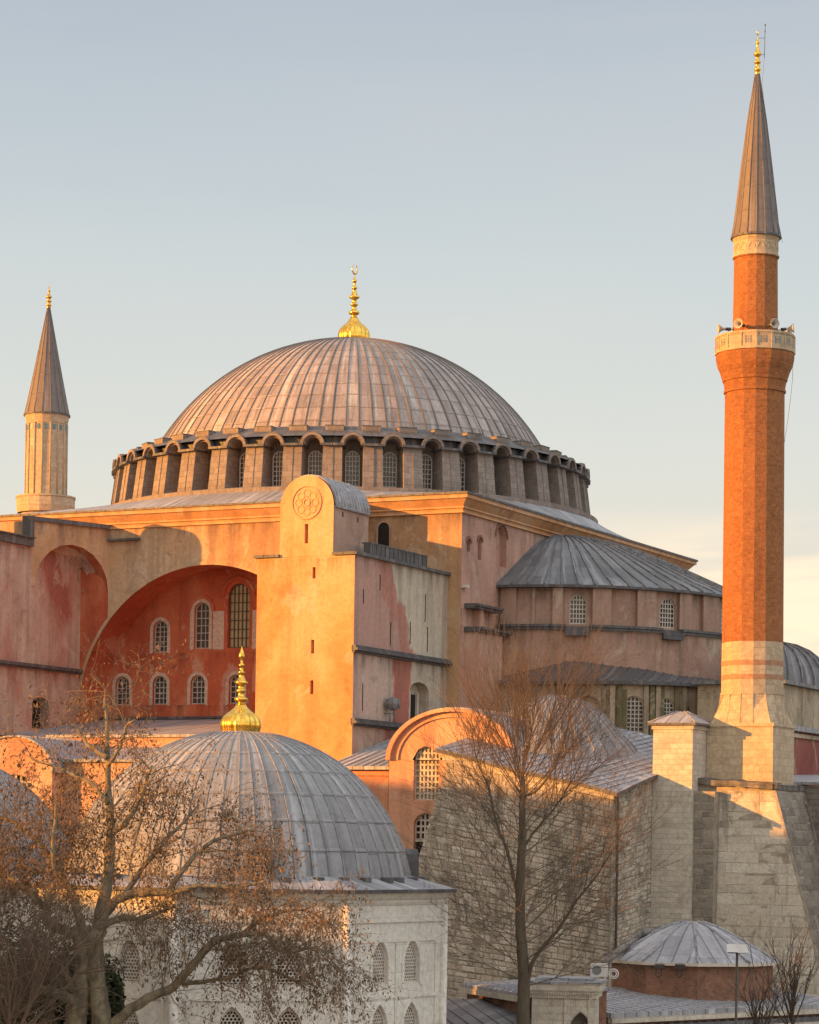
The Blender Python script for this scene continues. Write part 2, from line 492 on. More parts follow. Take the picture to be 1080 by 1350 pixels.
def lead(name, c1=(0.17, 0.172, 0.185), c2=(0.30, 0.295, 0.30), dirt=0.5, pw=1.0, ph=1.0, seam=0.035, vseam=0.03, rough=0.55, seed=0.0):
    m, t, b, g = base_mat(name)
    uv = nd(t, 'ShaderNodeUVMap').outputs[0]
    uv = nd(t, 'ShaderNodeVectorMath', {0: uv, 1: (1 / pw, 1 / ph, 1)}, operation='MULTIPLY').outputs[0]
    # ragged horizontal laps: the tier edge wanders a little from sheet to sheet
    fl0 = nd(t, 'ShaderNodeVectorMath', {0: uv}, operation='FLOOR').outputs[0]
    ux = nd(t, 'ShaderNodeSeparateXYZ', {0: fl0}).outputs[0]
    wn0 = nd(t, 'ShaderNodeTexWhiteNoise', {'W': ux}, noise_dimensions='1D').outputs['Value']
    off = nd(t, 'ShaderNodeCombineXYZ', {1: mth(t, 'MULTIPLY', wn0, 0.16)}).outputs[0]
    uv = nd(t, 'ShaderNodeVectorMath', {0: uv, 1: off}, operation='ADD').outputs[0]
    fl = nd(t, 'ShaderNodeVectorMath', {0: uv}, operation='FLOOR').outputs[0]
    fr = nd(t, 'ShaderNodeSeparateXYZ', {0: nd(t, 'ShaderNodeVectorMath', {0: uv}, operation='FRACTION').outputs[0]})
    wn = nd(t, 'ShaderNodeTexWhiteNoise', {'Vector': fl}, noise_dimensions='3D').outputs['Value']
    big = noise(t, g, 0.22, 6, 0.65, 0.6)
    fi = noise(t, g, 3.0, 6, 0.7)
    f = mth(t, 'ADD', mth(t, 'MULTIPLY', wn, 0.5), mth(t, 'MULTIPLY', big, 0.5))
    c = mixc(t, f, c1, c2)
    du = mth(t, 'SUBTRACT', 0.5, mth(t, 'ABSOLUTE', mth(t, 'SUBTRACT', fr.outputs[0], 0.5)))
    su = ramp(t, du, [(seam * .5, 1.0), (seam * 1.3, 0.0)])
    sv = ramp(t, fr.outputs[1], [(vseam * .6, 1.0), (vseam * 1.4, 0.0)])
    sm = mth(t, 'MAXIMUM', su, sv)
    c = mixc(t, mth(t, 'MULTIPLY', sm, 0.6), c, (0.035, 0.032, 0.032))
    st = noise(t, nd(t, 'ShaderNodeVectorMath', {0: uv, 1: (seed, 0, 0)}, operation='ADD').outputs[0], 1.0, 5, 0.6, 0.3, (2.2, 0.22, 1))
    c = mixc(t, mth(t, 'MULTIPLY', ramp(t, st, [(0.50, 0.0), (0.68, 1.0)]), dirt), c, (0.06, 0.054, 0.052))
    wst = noise(t, nd(t, 'ShaderNodeVectorMath', {0: uv, 1: (seed + 31.7, 4.1, 0)}, operation='ADD').outputs[0], 0.8, 6, 0.65, 0.4, (1.6, 0.18, 1))
    c = mixc(t, mth(t, 'MULTIPLY', ramp(t, wst, [(0.52, 0.0), (0.68, 1.0)]), 0.65), c, tuple(min(.6, x * 1.75) for x in c2))
    c = mixc(t, 0.4, c, mixc(t, 1.0, c, ramp(t, fi, [(0.25, 0.5), (0.75, 1.45)]), 'MULTIPLY'))
    h = mth(t, 'ADD', mth(t, 'MULTIPLY', su, 1.0), mth(t, 'ADD', mth(t, 'MULTIPLY', fr.outputs[1], -0.5), mth(t, 'ADD', mth(t, 'MULTIPLY', fi, 0.5), mth(t, 'MULTIPLY', noise(t, g, 0.9, 3, 0.5), 1.6))))
    fin(t, b, c, h, 0.45, 0.05, rough)
    b.inputs['Specular IOR Level'].default_value = 0.4
    return m


def plain(name, c1, c2=None, rough=0.8, scale=2.0, metal=0.0, spec=0.25, bump=0.1, xyz=(1, 1, 1), con=(0.3, 0.7)):
    m, t, b, g = base_mat(name)
    n = noise(t, g, scale, 6, 0.65, 0.3, xyz)
    c = ramp(t, n, [(con[0], c1), (con[1], c2 or tuple(x * 0.7 for x in c1))])
    b.inputs['Metallic'].default_value = metal; b.inputs['Specular IOR Level'].default_value = spec
    fin(t, b, c, n, bump, 0.04, rough)
    return m


M = {}
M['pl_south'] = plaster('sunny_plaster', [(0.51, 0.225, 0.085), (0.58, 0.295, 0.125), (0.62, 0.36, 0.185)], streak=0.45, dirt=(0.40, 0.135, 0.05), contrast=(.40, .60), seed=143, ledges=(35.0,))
M['pl_pink'] = plaster('pink_plaster', [(0.38, 0.22, 0.17), (0.48, 0.29, 0.22), (0.53, 0.36, 0.28)], streak=0.6, dirt=(0.20, 0.14, 0.105), seed=7, ledges=(39.2, 31.9, 33.0))
def patchwork():
    m, t, b, g = base_mat('repainted_plaster')
    sp = nd(t, 'ShaderNodeSeparateXYZ', {0: g}); y, z = sp.outputs[1], sp.outputs[2]
    n1 = noise(t, g, 0.55, 6, 0.6, 0.5, (1, 1, .6))
    u = mth(t, 'MULTIPLY_ADD', y, 1 / 13.1, 33.9 / 13.1)
    n1 = mth(t, 'ADD', mth(t, 'MULTIPLY', n1, 0.75), mth(t, 'MULTIPLY', noise(t, g, 2.6, 6, 0.75), 0.25))
    wob = mth(t, 'MULTIPLY_ADD', n1, 0.42, -0.21)
    uu = mth(t, 'ADD', mth(t, 'ADD', u, wob), mth(t, 'MULTIPLY_ADD', z, 0.055, -0.055 * 32))
    ul = mth(t, 'ADD', u, mth(t, 'MULTIPLY', wob, 0.35))
    up = ramp(t, uu, [(0.0, (0.40, 0.25, 0.21)), (0.36, (0.42, 0.26, 0.21)), (0.385, (0.40, 0.19, 0.14)), (0.50, (0.42, 0.20, 0.15)), (0.53, (0.50, 0.44, 0.345)), (0.80, (0.46, 0.40, 0.31)), (1.0, (0.44, 0.36, 0.28))])
    dn = ramp(t, ul, [(0.0, (0.44, 0.33, 0.28)), (0.40, (0.46, 0.36, 0.30)), (0.415, (0.38, 0.13, 0.095)), (0.60, (0.38, 0.14, 0.10)), (0.615, (0.46, 0.40, 0.31)), (1.0, (0.43, 0.36, 0.28))])
    c = mixc(t, ramp(t, mth(t, 'MULTIPLY_ADD', z, 1.0, -29.0), [(0.2, 0.0), (0.4, 1.0)]), dn, up)
    st = noise(t, g, 1.1, 6, 0.65, 0.2, (1, 1, 0.06))
    c = mixc(t, mth(t, 'MULTIPLY', ramp(t, st, [(0.48, 0.0), (0.70, 1.0)]), 0.55), c, (0.15, 0.115, 0.09))
    bl = noise(t, g, 0.8, 7, 0.72, 1.0)
    c = mixc(t, mth(t, 'MULTIPLY', ramp(t, bl, [(0.56, 0.0), (0.66, 1.0)]), 0.4), c, (0.20, 0.15, 0.115))
    rs_ = ramp(t, noise(t, g, 1.7, 6, 0.7, 0.1, (1, 1, 0.045)), [(0.42, 0.0), (0.64, 1.0)])
    for zl in (35.1, 29.2, 24.8):
        near = ramp(t, mth(t, 'MULTIPLY_ADD', z, 0.36, 0.5 - zl * 0.36), [(-0.0, 0.0), (0.42, 0.85), (0.485, 1.0), (0.5, 0.0)])
        c = mixc(t, mth(t, 'MULTIPLY', mth(t, 'MULTIPLY', near, rs_), 0.8), c, (0.085, 0.065, 0.05))
    fi = noise(t, g, 4.5, 6, 0.7)
    c = mixc(t, 0.35, c, mixc(t, 1.0, c, ramp(t, fi, [(0.25, 0.45), (0.75, 1.5)]), 'MULTIPLY'))
    fin(t, b, c, fi, 0.3, 0.06)
    return m


M['pl_patch'] = patchwork()
M['pl_patch_b'] = plaster('patched_plaster', [(0.38, 0.17, 0.13), (0.44, 0.23, 0.18), (0.47, 0.40, 0.31), (0.50, 0.44, 0.35), (0.40, 0.33, 0.26)], sc_=0.15, contrast=(0.34, 0.62), streak=0.6,
                        dirt=(0.13, 0.10, 0.08), seed=23, zs=0.5)
M['pl_grey'] = plaster('grey_plaster', [(0.36, 0.21, 0.11), (0.44, 0.28, 0.155), (0.46, 0.335, 0.215)], streak=0.7, dirt=(0.17, 0.11, 0.08), seed=3, ledges=(39.2,))
M['pl_red'] = plaster('red_plaster', [(0.34, 0.075, 0.036), (0.43, 0.118, 0.056), (0.48, 0.19, 0.10)], streak=0.5, dirt=(0.22, 0.045, 0.026), seed=11, ledges=(30.7, 27.0))
M['pl_mix'] = plaster('worn_red_plaster', [(0.30, 0.105, 0.075), (0.38, 0.20, 0.15), (0.43, 0.285, 0.22), (0.45, 0.345, 0.27)], streak=0.6, seed=31, contrast=(.36, .56), ledges=(29.0, 37.3), dirt=(.16, .09, .07))
M['pl_orange'] = plaster('orange_plaster', [(0.48, 0.225, 0.13), (0.54, 0.285, 0.175), (0.56, 0.34, 0.22)], streak=0.4, seed=17, dirt=(.26, .12, .08))
M['pl_tan'] = plaster('tan_streaked_plaster', [(0.36, 0.28, 0.19), (0.42, 0.34, 0.24), (0.46, 0.38, 0.29)], streak=0.8, dirt=(0.075, 0.065, 0.035), seed=41)
M['pl_brown'] = plaster('brown_plaster', [(0.30, 0.19, 0.14), (0.36, 0.235, 0.18), (0.42, 0.31, 0.24)], streak=0.45, dirt=(0.13, 0.095, 0.07), seed=5, ledges=(34.8,))
M['pl_mix2'] = plaster('apse_plaster', [(0.33, 0.19, 0.14), (0.38, 0.235, 0.175), (0.40, 0.25, 0.19), (0.50, 0.40, 0.28)], streak=0.6, dirt=(0.10, 0.085, 0.05), seed=63, ledges=(31.9,), contrast=(.36, .62), sc_=.2)
M['pl_darkred'] = plaster('dark_red_plaster', [(0.19, 0.05, 0.042), (0.25, 0.075, 0.06), (0.28, 0.11, 0.085)], streak=0.4, dirt=(.10, .05, .04), seed=71)
M['moss'] = plaster('mossy_stain', [(0.13, 0.115, 0.06), (0.19, 0.165, 0.09), (0.24, 0.20, 0.13)], streak=0.7, dirt=(.05, .05, .025), seed=81)
M['pl_cornice'] = plaster('cornice_plaster', [(0.46, 0.24, 0.11), (0.52, 0.29, 0.15), (0.54, 0.34, 0.20)], streak=0.6, dirt=(.20, .12, .09), seed=91)
M['drumst'] = ashlar('drum_stone', (0.175, 0.143, 0.124), (0.29, 0.248, 0.218), (0.11, 0.085, 0.07), 0.8, 0.42, 0.012, dirt=0.5, dirtc=(.06, .05, .045))
M['drumdk'] = ashlar('drum_dark_stone', (0.14, 0.118, 0.104), (0.22, 0.185, 0.162), (0.06, 0.05, 0.045), 0.8, 0.42, 0.012, dirt=0.5)
M['stone'] = ashlar('ashlar_limestone', (0.33, 0.26, 0.185), (0.55, 0.465, 0.35), (0.19, 0.155, 0.115), 1.25, 0.50, 0.016, dirt=0.7, distort=0.12, stain=(.54, .68))
M['stone_fine'] = ashlar('coursed_limestone', (0.38, 0.335, 0.265), (0.60, 0.545, 0.455), (0.25, 0.21, 0.16), 0.85, 0.30, 0.010, dirt=0.35, distort=0.03)
M['rubble'] = ashlar('rubble_stone', (0.20, 0.155, 0.11), (0.60, 0.51, 0.39), (0.13, 0.10, 0.075), 0.62, 0.27, 0.034, dirt=0.8, distort=0.85, vary=0.55, bump=0.9, stain=(.54, .68))
def stone_units(name, stops, dirt=0.5, dirtc=(0.06, 0.05, 0.04), fine=0.5, stain=(.54, .68)):
    m, t, b, g = base_mat(name)
    wn = nd(t, 'ShaderNodeTexWhiteNoise', {'Vector': nd(t, 'ShaderNodeUVMap').outputs[0]}, noise_dimensions='2D').outputs['Value']
    c = ramp(t, wn, [(i / (len(stops) - 1), s) for i, s in enumerate(stops)])
    st = noise(t, g, 0.8, 6, 0.65, 0.4, (1, 1, 0.13)); bl = noise(t, g, 0.7, 8, 0.75, 0.3)
    dm = mth(t, 'MAXIMUM', ramp(t, st, [(stain[0], 0.0), (stain[1], 0.9)]), ramp(t, bl, [(stain[0], 0.0), (stain[1], 1.0)]))
    c = mixc(t, mth(t, 'MULTIPLY', dm, dirt), c, dirtc)
    fi = noise(t, g, 6.0, 7, 0.75)
    c = mixc(t, fine, c, mixc(t, 1.0, c, ramp(t, fi, [(0.25, 0.3), (0.75, 1.65)]), 'MULTIPLY'))
    fin(t, b, c, fi, 0.6, 0.06)
    return m


M['units_rubble'] = stone_units('rubble_units', [(0.29, 0.24, 0.18), (0.40, 0.34, 0.26), (0.47, 0.41, 0.325), (0.55, 0.495, 0.41), (0.38, 0.29, 0.21)], 0.85, stain=(.50, .66))
M['units_ashlar'] = stone_units('ashlar_units', [(0.42, 0.37, 0.295), (0.49, 0.435, 0.35), (0.53, 0.475, 0.39), (0.58, 0.53, 0.445), (0.45, 0.385, 0.30)], 0.75, stain=(.55, .68))
M['units_dark'] = stone_units('blackened_units', [(0.16, 0.14, 0.115), (0.24, 0.21, 0.17), (0.30, 0.265, 0.215), (0.19, 0.165, 0.135)], 0.75)
M['mortar'] = plain('old_mortar', (0.40, 0.345, 0.27), (0.22, 0.185, 0.145), rough=0.95, scale=2.5, bump=0.4)
M['dkstone'] = ashlar('blackened_stone', (0.13, 0.115, 0.10), (0.27, 0.24, 0.20), (0.06, 0.055, 0.05), 0.9, 0.34, 0.018, dirt=0.7, distort=0.15, stain=(.48, .62))
M['minst'] = ashlar('minaret_stone', (0.37, 0.275, 0.18), (0.53, 0.42, 0.285), (0.24, 0.19, 0.14), 0.7, 0.42, 0.010, dirt=0.3)
M['minband'] = ashlar('brick_band', (0.34, 0.17, 0.09), (0.44, 0.25, 0.15), (0.28, 0.19, 0.13), 0.3, 0.07, 0.008, dirt=0.2)
M['brick'] = ashlar('minaret_brick', (0.235, 0.082, 0.027), (0.37, 0.155, 0.055), (0.30, 0.15, 0.075), 0.30, 0.16, 0.018, dirt=0.5, dirtc=(.13, .05, .028), bump=0.6, vary=.6)
M['brickdk'] = ashlar('weathered_brick', (0.19, 0.085, 0.05), (0.32, 0.15, 0.09), (0.22, 0.17, 0.13), 0.28, 0.09, 0.012, dirt=0.6, stain=(.5, .66))
M['whitebrick'] = ashlar('pale_brick', (0.42, 0.31, 0.24), (0.58, 0.47, 0.38), (0.34, 0.25, 0.19), 0.34, 0.13, 0.012, dirt=0.25)
M['marble'] = ashlar('marble_slabs', (0.55, 0.515, 0.45), (0.67, 0.635, 0.565), (0.36, 0.32, 0.26), 1.6, 1.05, 0.008, dirt=0.22, dirtc=(.24, .20, .15), vary=0.45, bump=0.12)
M['lead_dome'] = lead('lead_dome_sheets', (0.19, 0.155, 0.142), (0.39, 0.325, 0.295), dirt=0.6, seam=0.06, vseam=0.045)
M['lead_tomb'] = lead('lead_tomb_sheets', (0.18, 0.182, 0.19), (0.28, 0.278, 0.282), dirt=0.45, seam=0.04, vseam=0.03, seed=4)
M['lead_semi'] = lead('lead_weathered', (0.065, 0.065, 0.07), (0.22, 0.22, 0.228), dirt=0.75, seam=0.05, vseam=0.02, seed=9)
M['lead'] = lead('lead_roof_sheets', (0.21, 0.21, 0.225), (0.33, 0.325, 0.34), dirt=0.35, pw=0.75, ph=2.4, seam=0.045, vseam=0.012, seed=2)
M['leaddk'] = lead('lead_flashing', (0.05, 0.049, 0.053), (0.115, 0.112, 0.113), dirt=0.4, pw=0.8, ph=2.0, seam=0.05, vseam=0.02, seed=6)
M['leadcone'] = lead('lead_cone_sheets', (0.105, 0.088, 0.082), (0.175, 0.15, 0.14), dirt=0.3, seam=0.05, vseam=0.02, seed=12)
M['lead_rib'] = plain('lead_batten', (0.10, 0.092, 0.088), (0.16, 0.145, 0.135), rough=0.6, scale=1.2, spec=0.35, bump=0.05)
M['gold'] = plain('gilded_copper', (1.0, 0.64, 0.12), (0.62, 0.33, 0.05), rough=0.24, scale=4, metal=1.0, spec=0.5, bump=0.10)
M['golddk'] = plain('dulled_gilding', (0.80, 0.47, 0.11), (0.55, 0.30, 0.07), rough=0.35, scale=6, metal=1.0, spec=0.5, bump=0.03)
M['glass'] = plain('dark_pane', (0.035, 0.034, 0.034), (0.085, 0.08, 0.072), rough=0.25, scale=1.2, spec=0.5, bump=0.02)
M['glassold'] = plain('leaded_pane', (0.03, 0.028, 0.026), (0.085, 0.07, 0.055), rough=0.35, scale=3, spec=0.4, bump=0.15)
M['glassamber'] = plain('amber_pane', (0.30, 0.235, 0.12), (0.40, 0.31, 0.17), rough=0.3, scale=1.5, spec=0.5, bump=0.03)
M['lattice'] = plain('plaster_lattice', (0.58, 0.53, 0.46), (0.44, 0.39, 0.33), rough=0.85, scale=3)
M['iron'] = plain('dark_iron', (0.05, 0.045, 0.04), (0.09, 0.07, 0.055), rough=0.6, scale=6, spec=0.4)
M['stonefr'] = plain('pale_window_frame', (0.46, 0.43, 0.38), (0.34, 0.31, 0.27), rough=0.85, scale=4)
M['void'] = plain('deep_shadow_opening', (0.018, 0.014, 0.012), (0.03, 0.022, 0.018), rough=0.95, scale=2)
M['white'] = plain('white_enamel', (0.62, 0.61, 0.58), (0.52, 0.51, 0.48), rough=0.45, scale=3, spec=0.4, bump=0.02)
M['greyplastic'] = plain('grey_enamel', (0.20, 0.20, 0.20), (0.14, 0.14, 0.14), rough=0.5, scale=4, spec=0.4)
M['horn'] = plain('pale_horn', (0.50, 0.44, 0.36), (0.40, 0.34, 0.27), rough=0.5, scale=5, spec=0.4)
M['tile'] = plain('turquoise_tile', (0.06, 0.14, 0.17), (0.10, 0.20, 0.22), rough=0.3, scale=6, spec=0.5)
M['bark'] = plain('plane_bark', (0.25, 0.215, 0.145), (0.12, 0.10, 0.07), rough=0.9, scale=3.0, bump=0.5, xyz=(1, 1, .6), con=(.4, .6))
M['bark2'] = plain('mossy_bark', (0.07, 0.056, 0.042), (0.125, 0.10, 0.066), rough=0.95, scale=2.2, bump=0.6, xyz=(2, 2, .5))
M['twig'] = plain('brown_twigs', (0.24, 0.175, 0.115), (0.14, 0.10, 0.068), rough=0.9, scale=1.0)
M['twigred'] = plain('reddish_twigs', (0.19, 0.13, 0.09), (0.12, 0.09, 0.068), rough=0.9, scale=0.7)
M['twigdk'] = plain('dark_twigs', (0.06, 0.045, 0.035), (0.10, 0.07, 0.05), rough=0.9, scale=1.0)
M['leaf'] = plain('withered_leaves', (0.23, 0.15, 0.09), (0.11, 0.075, 0.048), rough=0.9, scale=1.5)
M['ever'] = plain('evergreen_leaves', (0.022, 0.030, 0.012), (0.045, 0.052, 0.02), rough=0.8, scale=1.5)
M['ground'] = plain('paved_ground', (0.24, 0.22, 0.19), (0.17, 0.16, 0.14), rough=0.95, scale=0.4)
M['render'] = plaster('house_render', [(0.38, 0.33, 0.27), (0.45, 0.40, 0.33)], streak=0.3, seed=51)

random.seed(7)
# ------------------------------------------------------------------ the ground
gm = MB(); gm.quad((-2500, -2500, 0), (2500, -2500, 0), (2500, 2500, 0), (-2500, 2500, 0))
gm.build('ground', M['ground'], kind='structure')

# ================================================================== the mosque
mq = thing('mosque', (0, 0, 0), 'huge mosque with pink plaster walls and a ribbed lead dome above a ring of windows', 'mosque')
HX, HY = 19.3, 20.8
fs, fe = FS(-HY), FE(HX)

# nave block: south wall with the great arch, other walls, sloping lead roof up to the drum
mb = MB(); n0 = len(mb.f)
ARC = (-0.1, 20.8, 0.0, 26.05, 'round')


def big_arch_wall(mb, f, s0, s1, z0, z1, c, hw, zs, depth, mat, rmat, split, lmat):
    N = 64
    xs = [c - hw * cos(PI * i / N) for i in range(N + 1)]
    for a, b in zip(xs[:-1], xs[1:]):
        za, zb = zs + arch(a - c, hw, 'round'), zs + arch(b - c, hw, 'round')
        mb.quad(f(a, 0, za), f(b, 0, zb), f(b, 0, z1), f(a, 0, z1), lmat if (a + b) / 2 < split else mat)
        mb.quad(f(a, 0, za), f(a, -depth, za), f(b, -depth, zb), f(b, 0, zb), rmat)
        # pale raised rim that edges the arch
        mb.hexa([f(a, .06, za), f(b, .06, zb), f(b, -.1, zb), f(a, -.1, za)] + [f(c + (a - c) * 1.022, .06, zs + (za - zs) * 1.022), f(c + (b - c) * 1.022, .06, zs + (zb - zs) * 1.022),
                 f(c + (b - c) * 1.022, -.1, zs + (zb - zs) * 1.022), f(c + (a - c) * 1.022, -.1, zs + (za - zs) * 1.022)], mat)
    for a in (c - hw, c + hw):
        mb.quad(f(a, 0, z0), f(a, -depth, z0), f(a, -depth, zs), f(a, 0, zs), rmat)
    for a, b in ((s0, c - hw), (c + hw, s1)):
        mb.quad(f(a, 0, z0), f(b, 0, z0), f(b, 0, z1), f(a, 0, z1), mat)


big_arch_wall(mb, fs, -HX, HX, 0, 39.2, -0.1, 10.4, 26.05, 3.0, 0, 1, -8.1, 1)
# east wall with its blind niches
band(mb, fe, -HY, HY, 0, 36.2, [], .4, 2, step=50)
band(mb, fe, -HY, HY, 36.2, 39.2, [(-14.58, 1.75, 36.3, 38.25, 'round'), (-19.75, .55, 36.75, 37.35, 'round'), (-18.0, .6, 36.4, 37.6, 'round')], .45, 2, step=50, back=2)
for c_ in (-14.58, -18.0, -19.75):
    wd_ = {-14.58: 1.75, -18.0: .6, -19.75: .55}[c_]
    zs_ = {-14.58: 38.25, -18.0: 37.6, -19.75: 37.35}[c_]
    o = outline(c_, wd_, zs_, zs_, 'round', 12); o2 = outline(c_, wd_ + .34, zs_, zs_, 'round', 12)
    for a, b, a2, b2 in zip(o[1:-2], o[2:-1], o2[1:-2], o2[2:-1]):
        mb.hexa([fe(a[0], .07, a[1]), fe(b[0], .07, b[1]), fe(b[0], -.05, b[1]), fe(a[0], -.05, a[1]), fe(a2[0], .07, a2[1]), fe(b2[0], .07, b2[1]), fe(b2[0], -.05, b2[1]), fe(a2[0], -.05, a2[1])], 4)
mb.quad((-HX, HY, 0), (HX, HY, 0), (HX, HY, 39.2), (-HX, HY, 39.2), 2)
mb.quad((-HX, -HY, 0), (-HX, HY, 0), (-HX, HY, 39.2), (-HX, -HY, 39.2), 2)

mb.build('nave_walls', [M['pl_grey'], M['pl_red'], M['pl_pink'], M['void'], M['brickdk']], mq)


def rect_ring(mb, e0, e1, z0, z1, mat=0):
    a = [(-HX - e1, -HY - e1), (HX + e1, -HY - e1), (HX + e1, HY + e1), (-HX - e1, HY + e1)]
    b = [(-HX + .5, -HY + .5), (HX - .5, -HY + .5), (HX - .5, HY - .5), (-HX + .5, HY - .5)]
    lo = [(-HX - e0, -HY - e0), (HX + e0, -HY - e0), (HX + e0, HY + e0), (-HX - e0, HY + e0)]
    mb.frust(lo, z0, a, z1, mat)
    for i in range(4):
        j = (i + 1) % 4
        mb.quad((*b[i], z1), (*b[j], z1), (*a[j], z1), (*a[i], z1), mat)
        mb.quad((*b[i], z0), (*lo[i], z0), (*lo[j], z0), (*b[j], z0), mat)


mb = MB()
rect_ring(mb, .16, .16, 39.2, 39.32); rect_ring(mb, .06, .10, 39.32, 39.5); rect_ring(mb, .22, .22, 39.5, 39.62)
rect_ring(mb, .12, .55, 39.62, 40.1); rect_ring(mb, .66, .66, 40.1, 40.36); rect_ring(mb, .76, .76, 40.36, 40.5, 1)
mb.build('cornice', [M['pl_cornice'], M['leaddk']], mq)
mb = MB()                                     # lead roof from the square cornice to the round drum
N = 96; ring = []
for i in range(N):
    a = 2 * PI * i / N
    k = min((HX + .7) / max(1e-6, abs(cos(a))), (HY + .7) / max(1e-6, abs(sin(a))))
    ring.append((k * cos(a), k * sin(a)))
circ = octo((0, 0), 18.55, 0, N)
mb.frust(ring, 40.47, circ, 41.75); mb.frust(circ, 41.75, octo((0, 0), 16, 0, N), 41.95)
mb.build('cornice_roof', M['lead'], mq)

# ---- drum: 40 windows between 40 buttresses
NB = 40; RW = 16.35
mb = MB()
mb.lathe([(RW, 41.6), (RW, 46.0)], 160, smooth=False, mat=0, nu=2 * PI * RW, tier=1)
mb.lathe([(18.0, 45.58), (17.75, 45.72), (17.0, 45.95), (16.3, 46.25), (15.55, 46.62), (14.9, 46.7)], 160, mat=1, nu=100, tier=1.0)
mb.lathe([(18.75, 41.6), (18.75, 41.95), (18.6, 42.0), (16.3, 42.1)], 160, smooth=False, mat=2, nu=2 * PI * RW / 1)
drum = mb.build('drum', [M['drumdk'], M['leaddk'], M['drumst']], mq)


def radial(a):                                # frame at angle a: along tangent, outward, up
    e, t = Vector((cos(a), sin(a), 0)), Vector((-sin(a), cos(a), 0))
    return lambda s, d, z: e * d + t * s + UP * z


a0 = -PI / 2 + R(1.2)
f = radial(0)
mb = MB()
mb.hexa([f(-.70, 18.2, 41.95), f(.70, 18.2, 41.95), f(.66, 16.2, 41.95), f(-.66, 16.2, 41.95), f(-.66, 17.8, 44.9), f(.66, 17.8, 44.9), f(.63, 16.2, 44.9), f(-.63, 16.2, 44.9)], 0)
mb.hexa([f(-.055, 18.25, 41.95), f(.055, 18.25, 41.95), f(.055, 18.05, 41.95), f(-.055, 18.05, 41.95), f(-.055, 17.85, 44.9), f(.055, 17.85, 44.9), f(.055, 17.65, 44.9), f(-.055, 17.65, 44.9)], 0)
mb.fbox(f, -.80, .80, 16.2, 18.12, 44.9, 45.06, 1)
mb.fbox(f, -.66, .66, 16.2, 17.45, 45.06, 45.6, 1)
mb.fbox(f, -.64, .64, 15.1, 16.5, 45.8, 46.52, 2)
mb.fbox(f, -.66, .66, 15.0, 16.53, 46.52, 46.57, 1)
butt = mb.build('drum_buttress', [M['drumst'], M['leaddk'], M['drumst']], drum)
da = PI / NB
f2 = lambda s, d, z: Vector(((RW + d) * cos(s / RW), (RW + d) * sin(s / RW), z))
mb = MB()                                     # hood arch over each window
n = 12
for i in range(n):
    t0_, t1_ = PI * i / n, PI * (i + 1) / n
    for (r0, r1, d0, d1, m) in ((.64, .84, .0, 1.72, 1), (.54, .66, .0, 1.52, 1), (.82, .88, .0, 1.6, 0)):
        p = [f(-r0 * cos(t0_), RW + d1, 44.98 + r0 * sin(t0_)), f(-r0 * cos(t1_), RW + d1, 44.98 + r0 * sin(t1_)), f(-r0 * cos(t1_), RW + d0, 44.98 + r0 * sin(t1_)), f(-r0 * cos(t0_), RW + d0, 44.98 + r0 * sin(t0_)),
             f(-r1 * cos(t0_), RW + d1, 44.98 + r1 * sin(t0_)), f(-r1 * cos(t1_), RW + d1, 44.98 + r1 * sin(t1_)), f(-r1 * cos(t1_), RW + d0, 44.98 + r1 * sin(t1_)), f(-r1 * cos(t0_), RW + d0, 44.98 + r1 * sin(t0_))]
        mb.hexa(p, m)
hood = mb.build('window_hood', [M['leaddk'], M['drumst']], drum)
win = window('drum_window', drum, f2, 0, 1.02, 42.3, 44.25, 'round', [M['lattice'], M['glass']], d=.07, fw=.07, nx=3, nz=6, bw=.028, fd=.06)
for k in range(NB):
    a = a0 + 2 * PI * k / NB
    for o, off in ((butt, da), (hood, 0), (win, 0)):
        c_ = o if k == 0 else dup(o)
        c_.rotation_euler = (0, 0, a + off)

# ---- main dome
RS, ZC = 16.9, 38.65
prof = []
for i in range(27):
    z = 46.15 + (ZC + RS - 46.15) * (1 - (1 - i / 26) ** 1.6)
    z = min(z, ZC + RS - 1e-4)
    prof.append((max(.05, math.sqrt(max(0, RS * RS - (z - ZC) ** 2))), z))
mb = MB()
mb.lathe(prof, 192, mat=0, nu=96, tier=1.25)
mb.ribs(prof[:-2], 96, .05, .055, mat=1, jit=.004)
for tier in range(1, 13):                     # each lap of the sheets stands a little proud of the one below
    l = tier * 1.25; th = math.asin((46.15 - ZC) / RS) + l / RS
    if th < R(86):
        mb.lathe([(RS * cos(th) + .035, ZC + RS * sin(th) - .04), (RS * cos(th) + .035, ZC + RS * sin(th)), (RS * cos(th + .004), ZC + RS * sin(th + .004))], 192, mat=0, nu=96, tier=1.25)
dome = mb.build('dome', [M['lead_dome'], M['lead_rib']], mq)


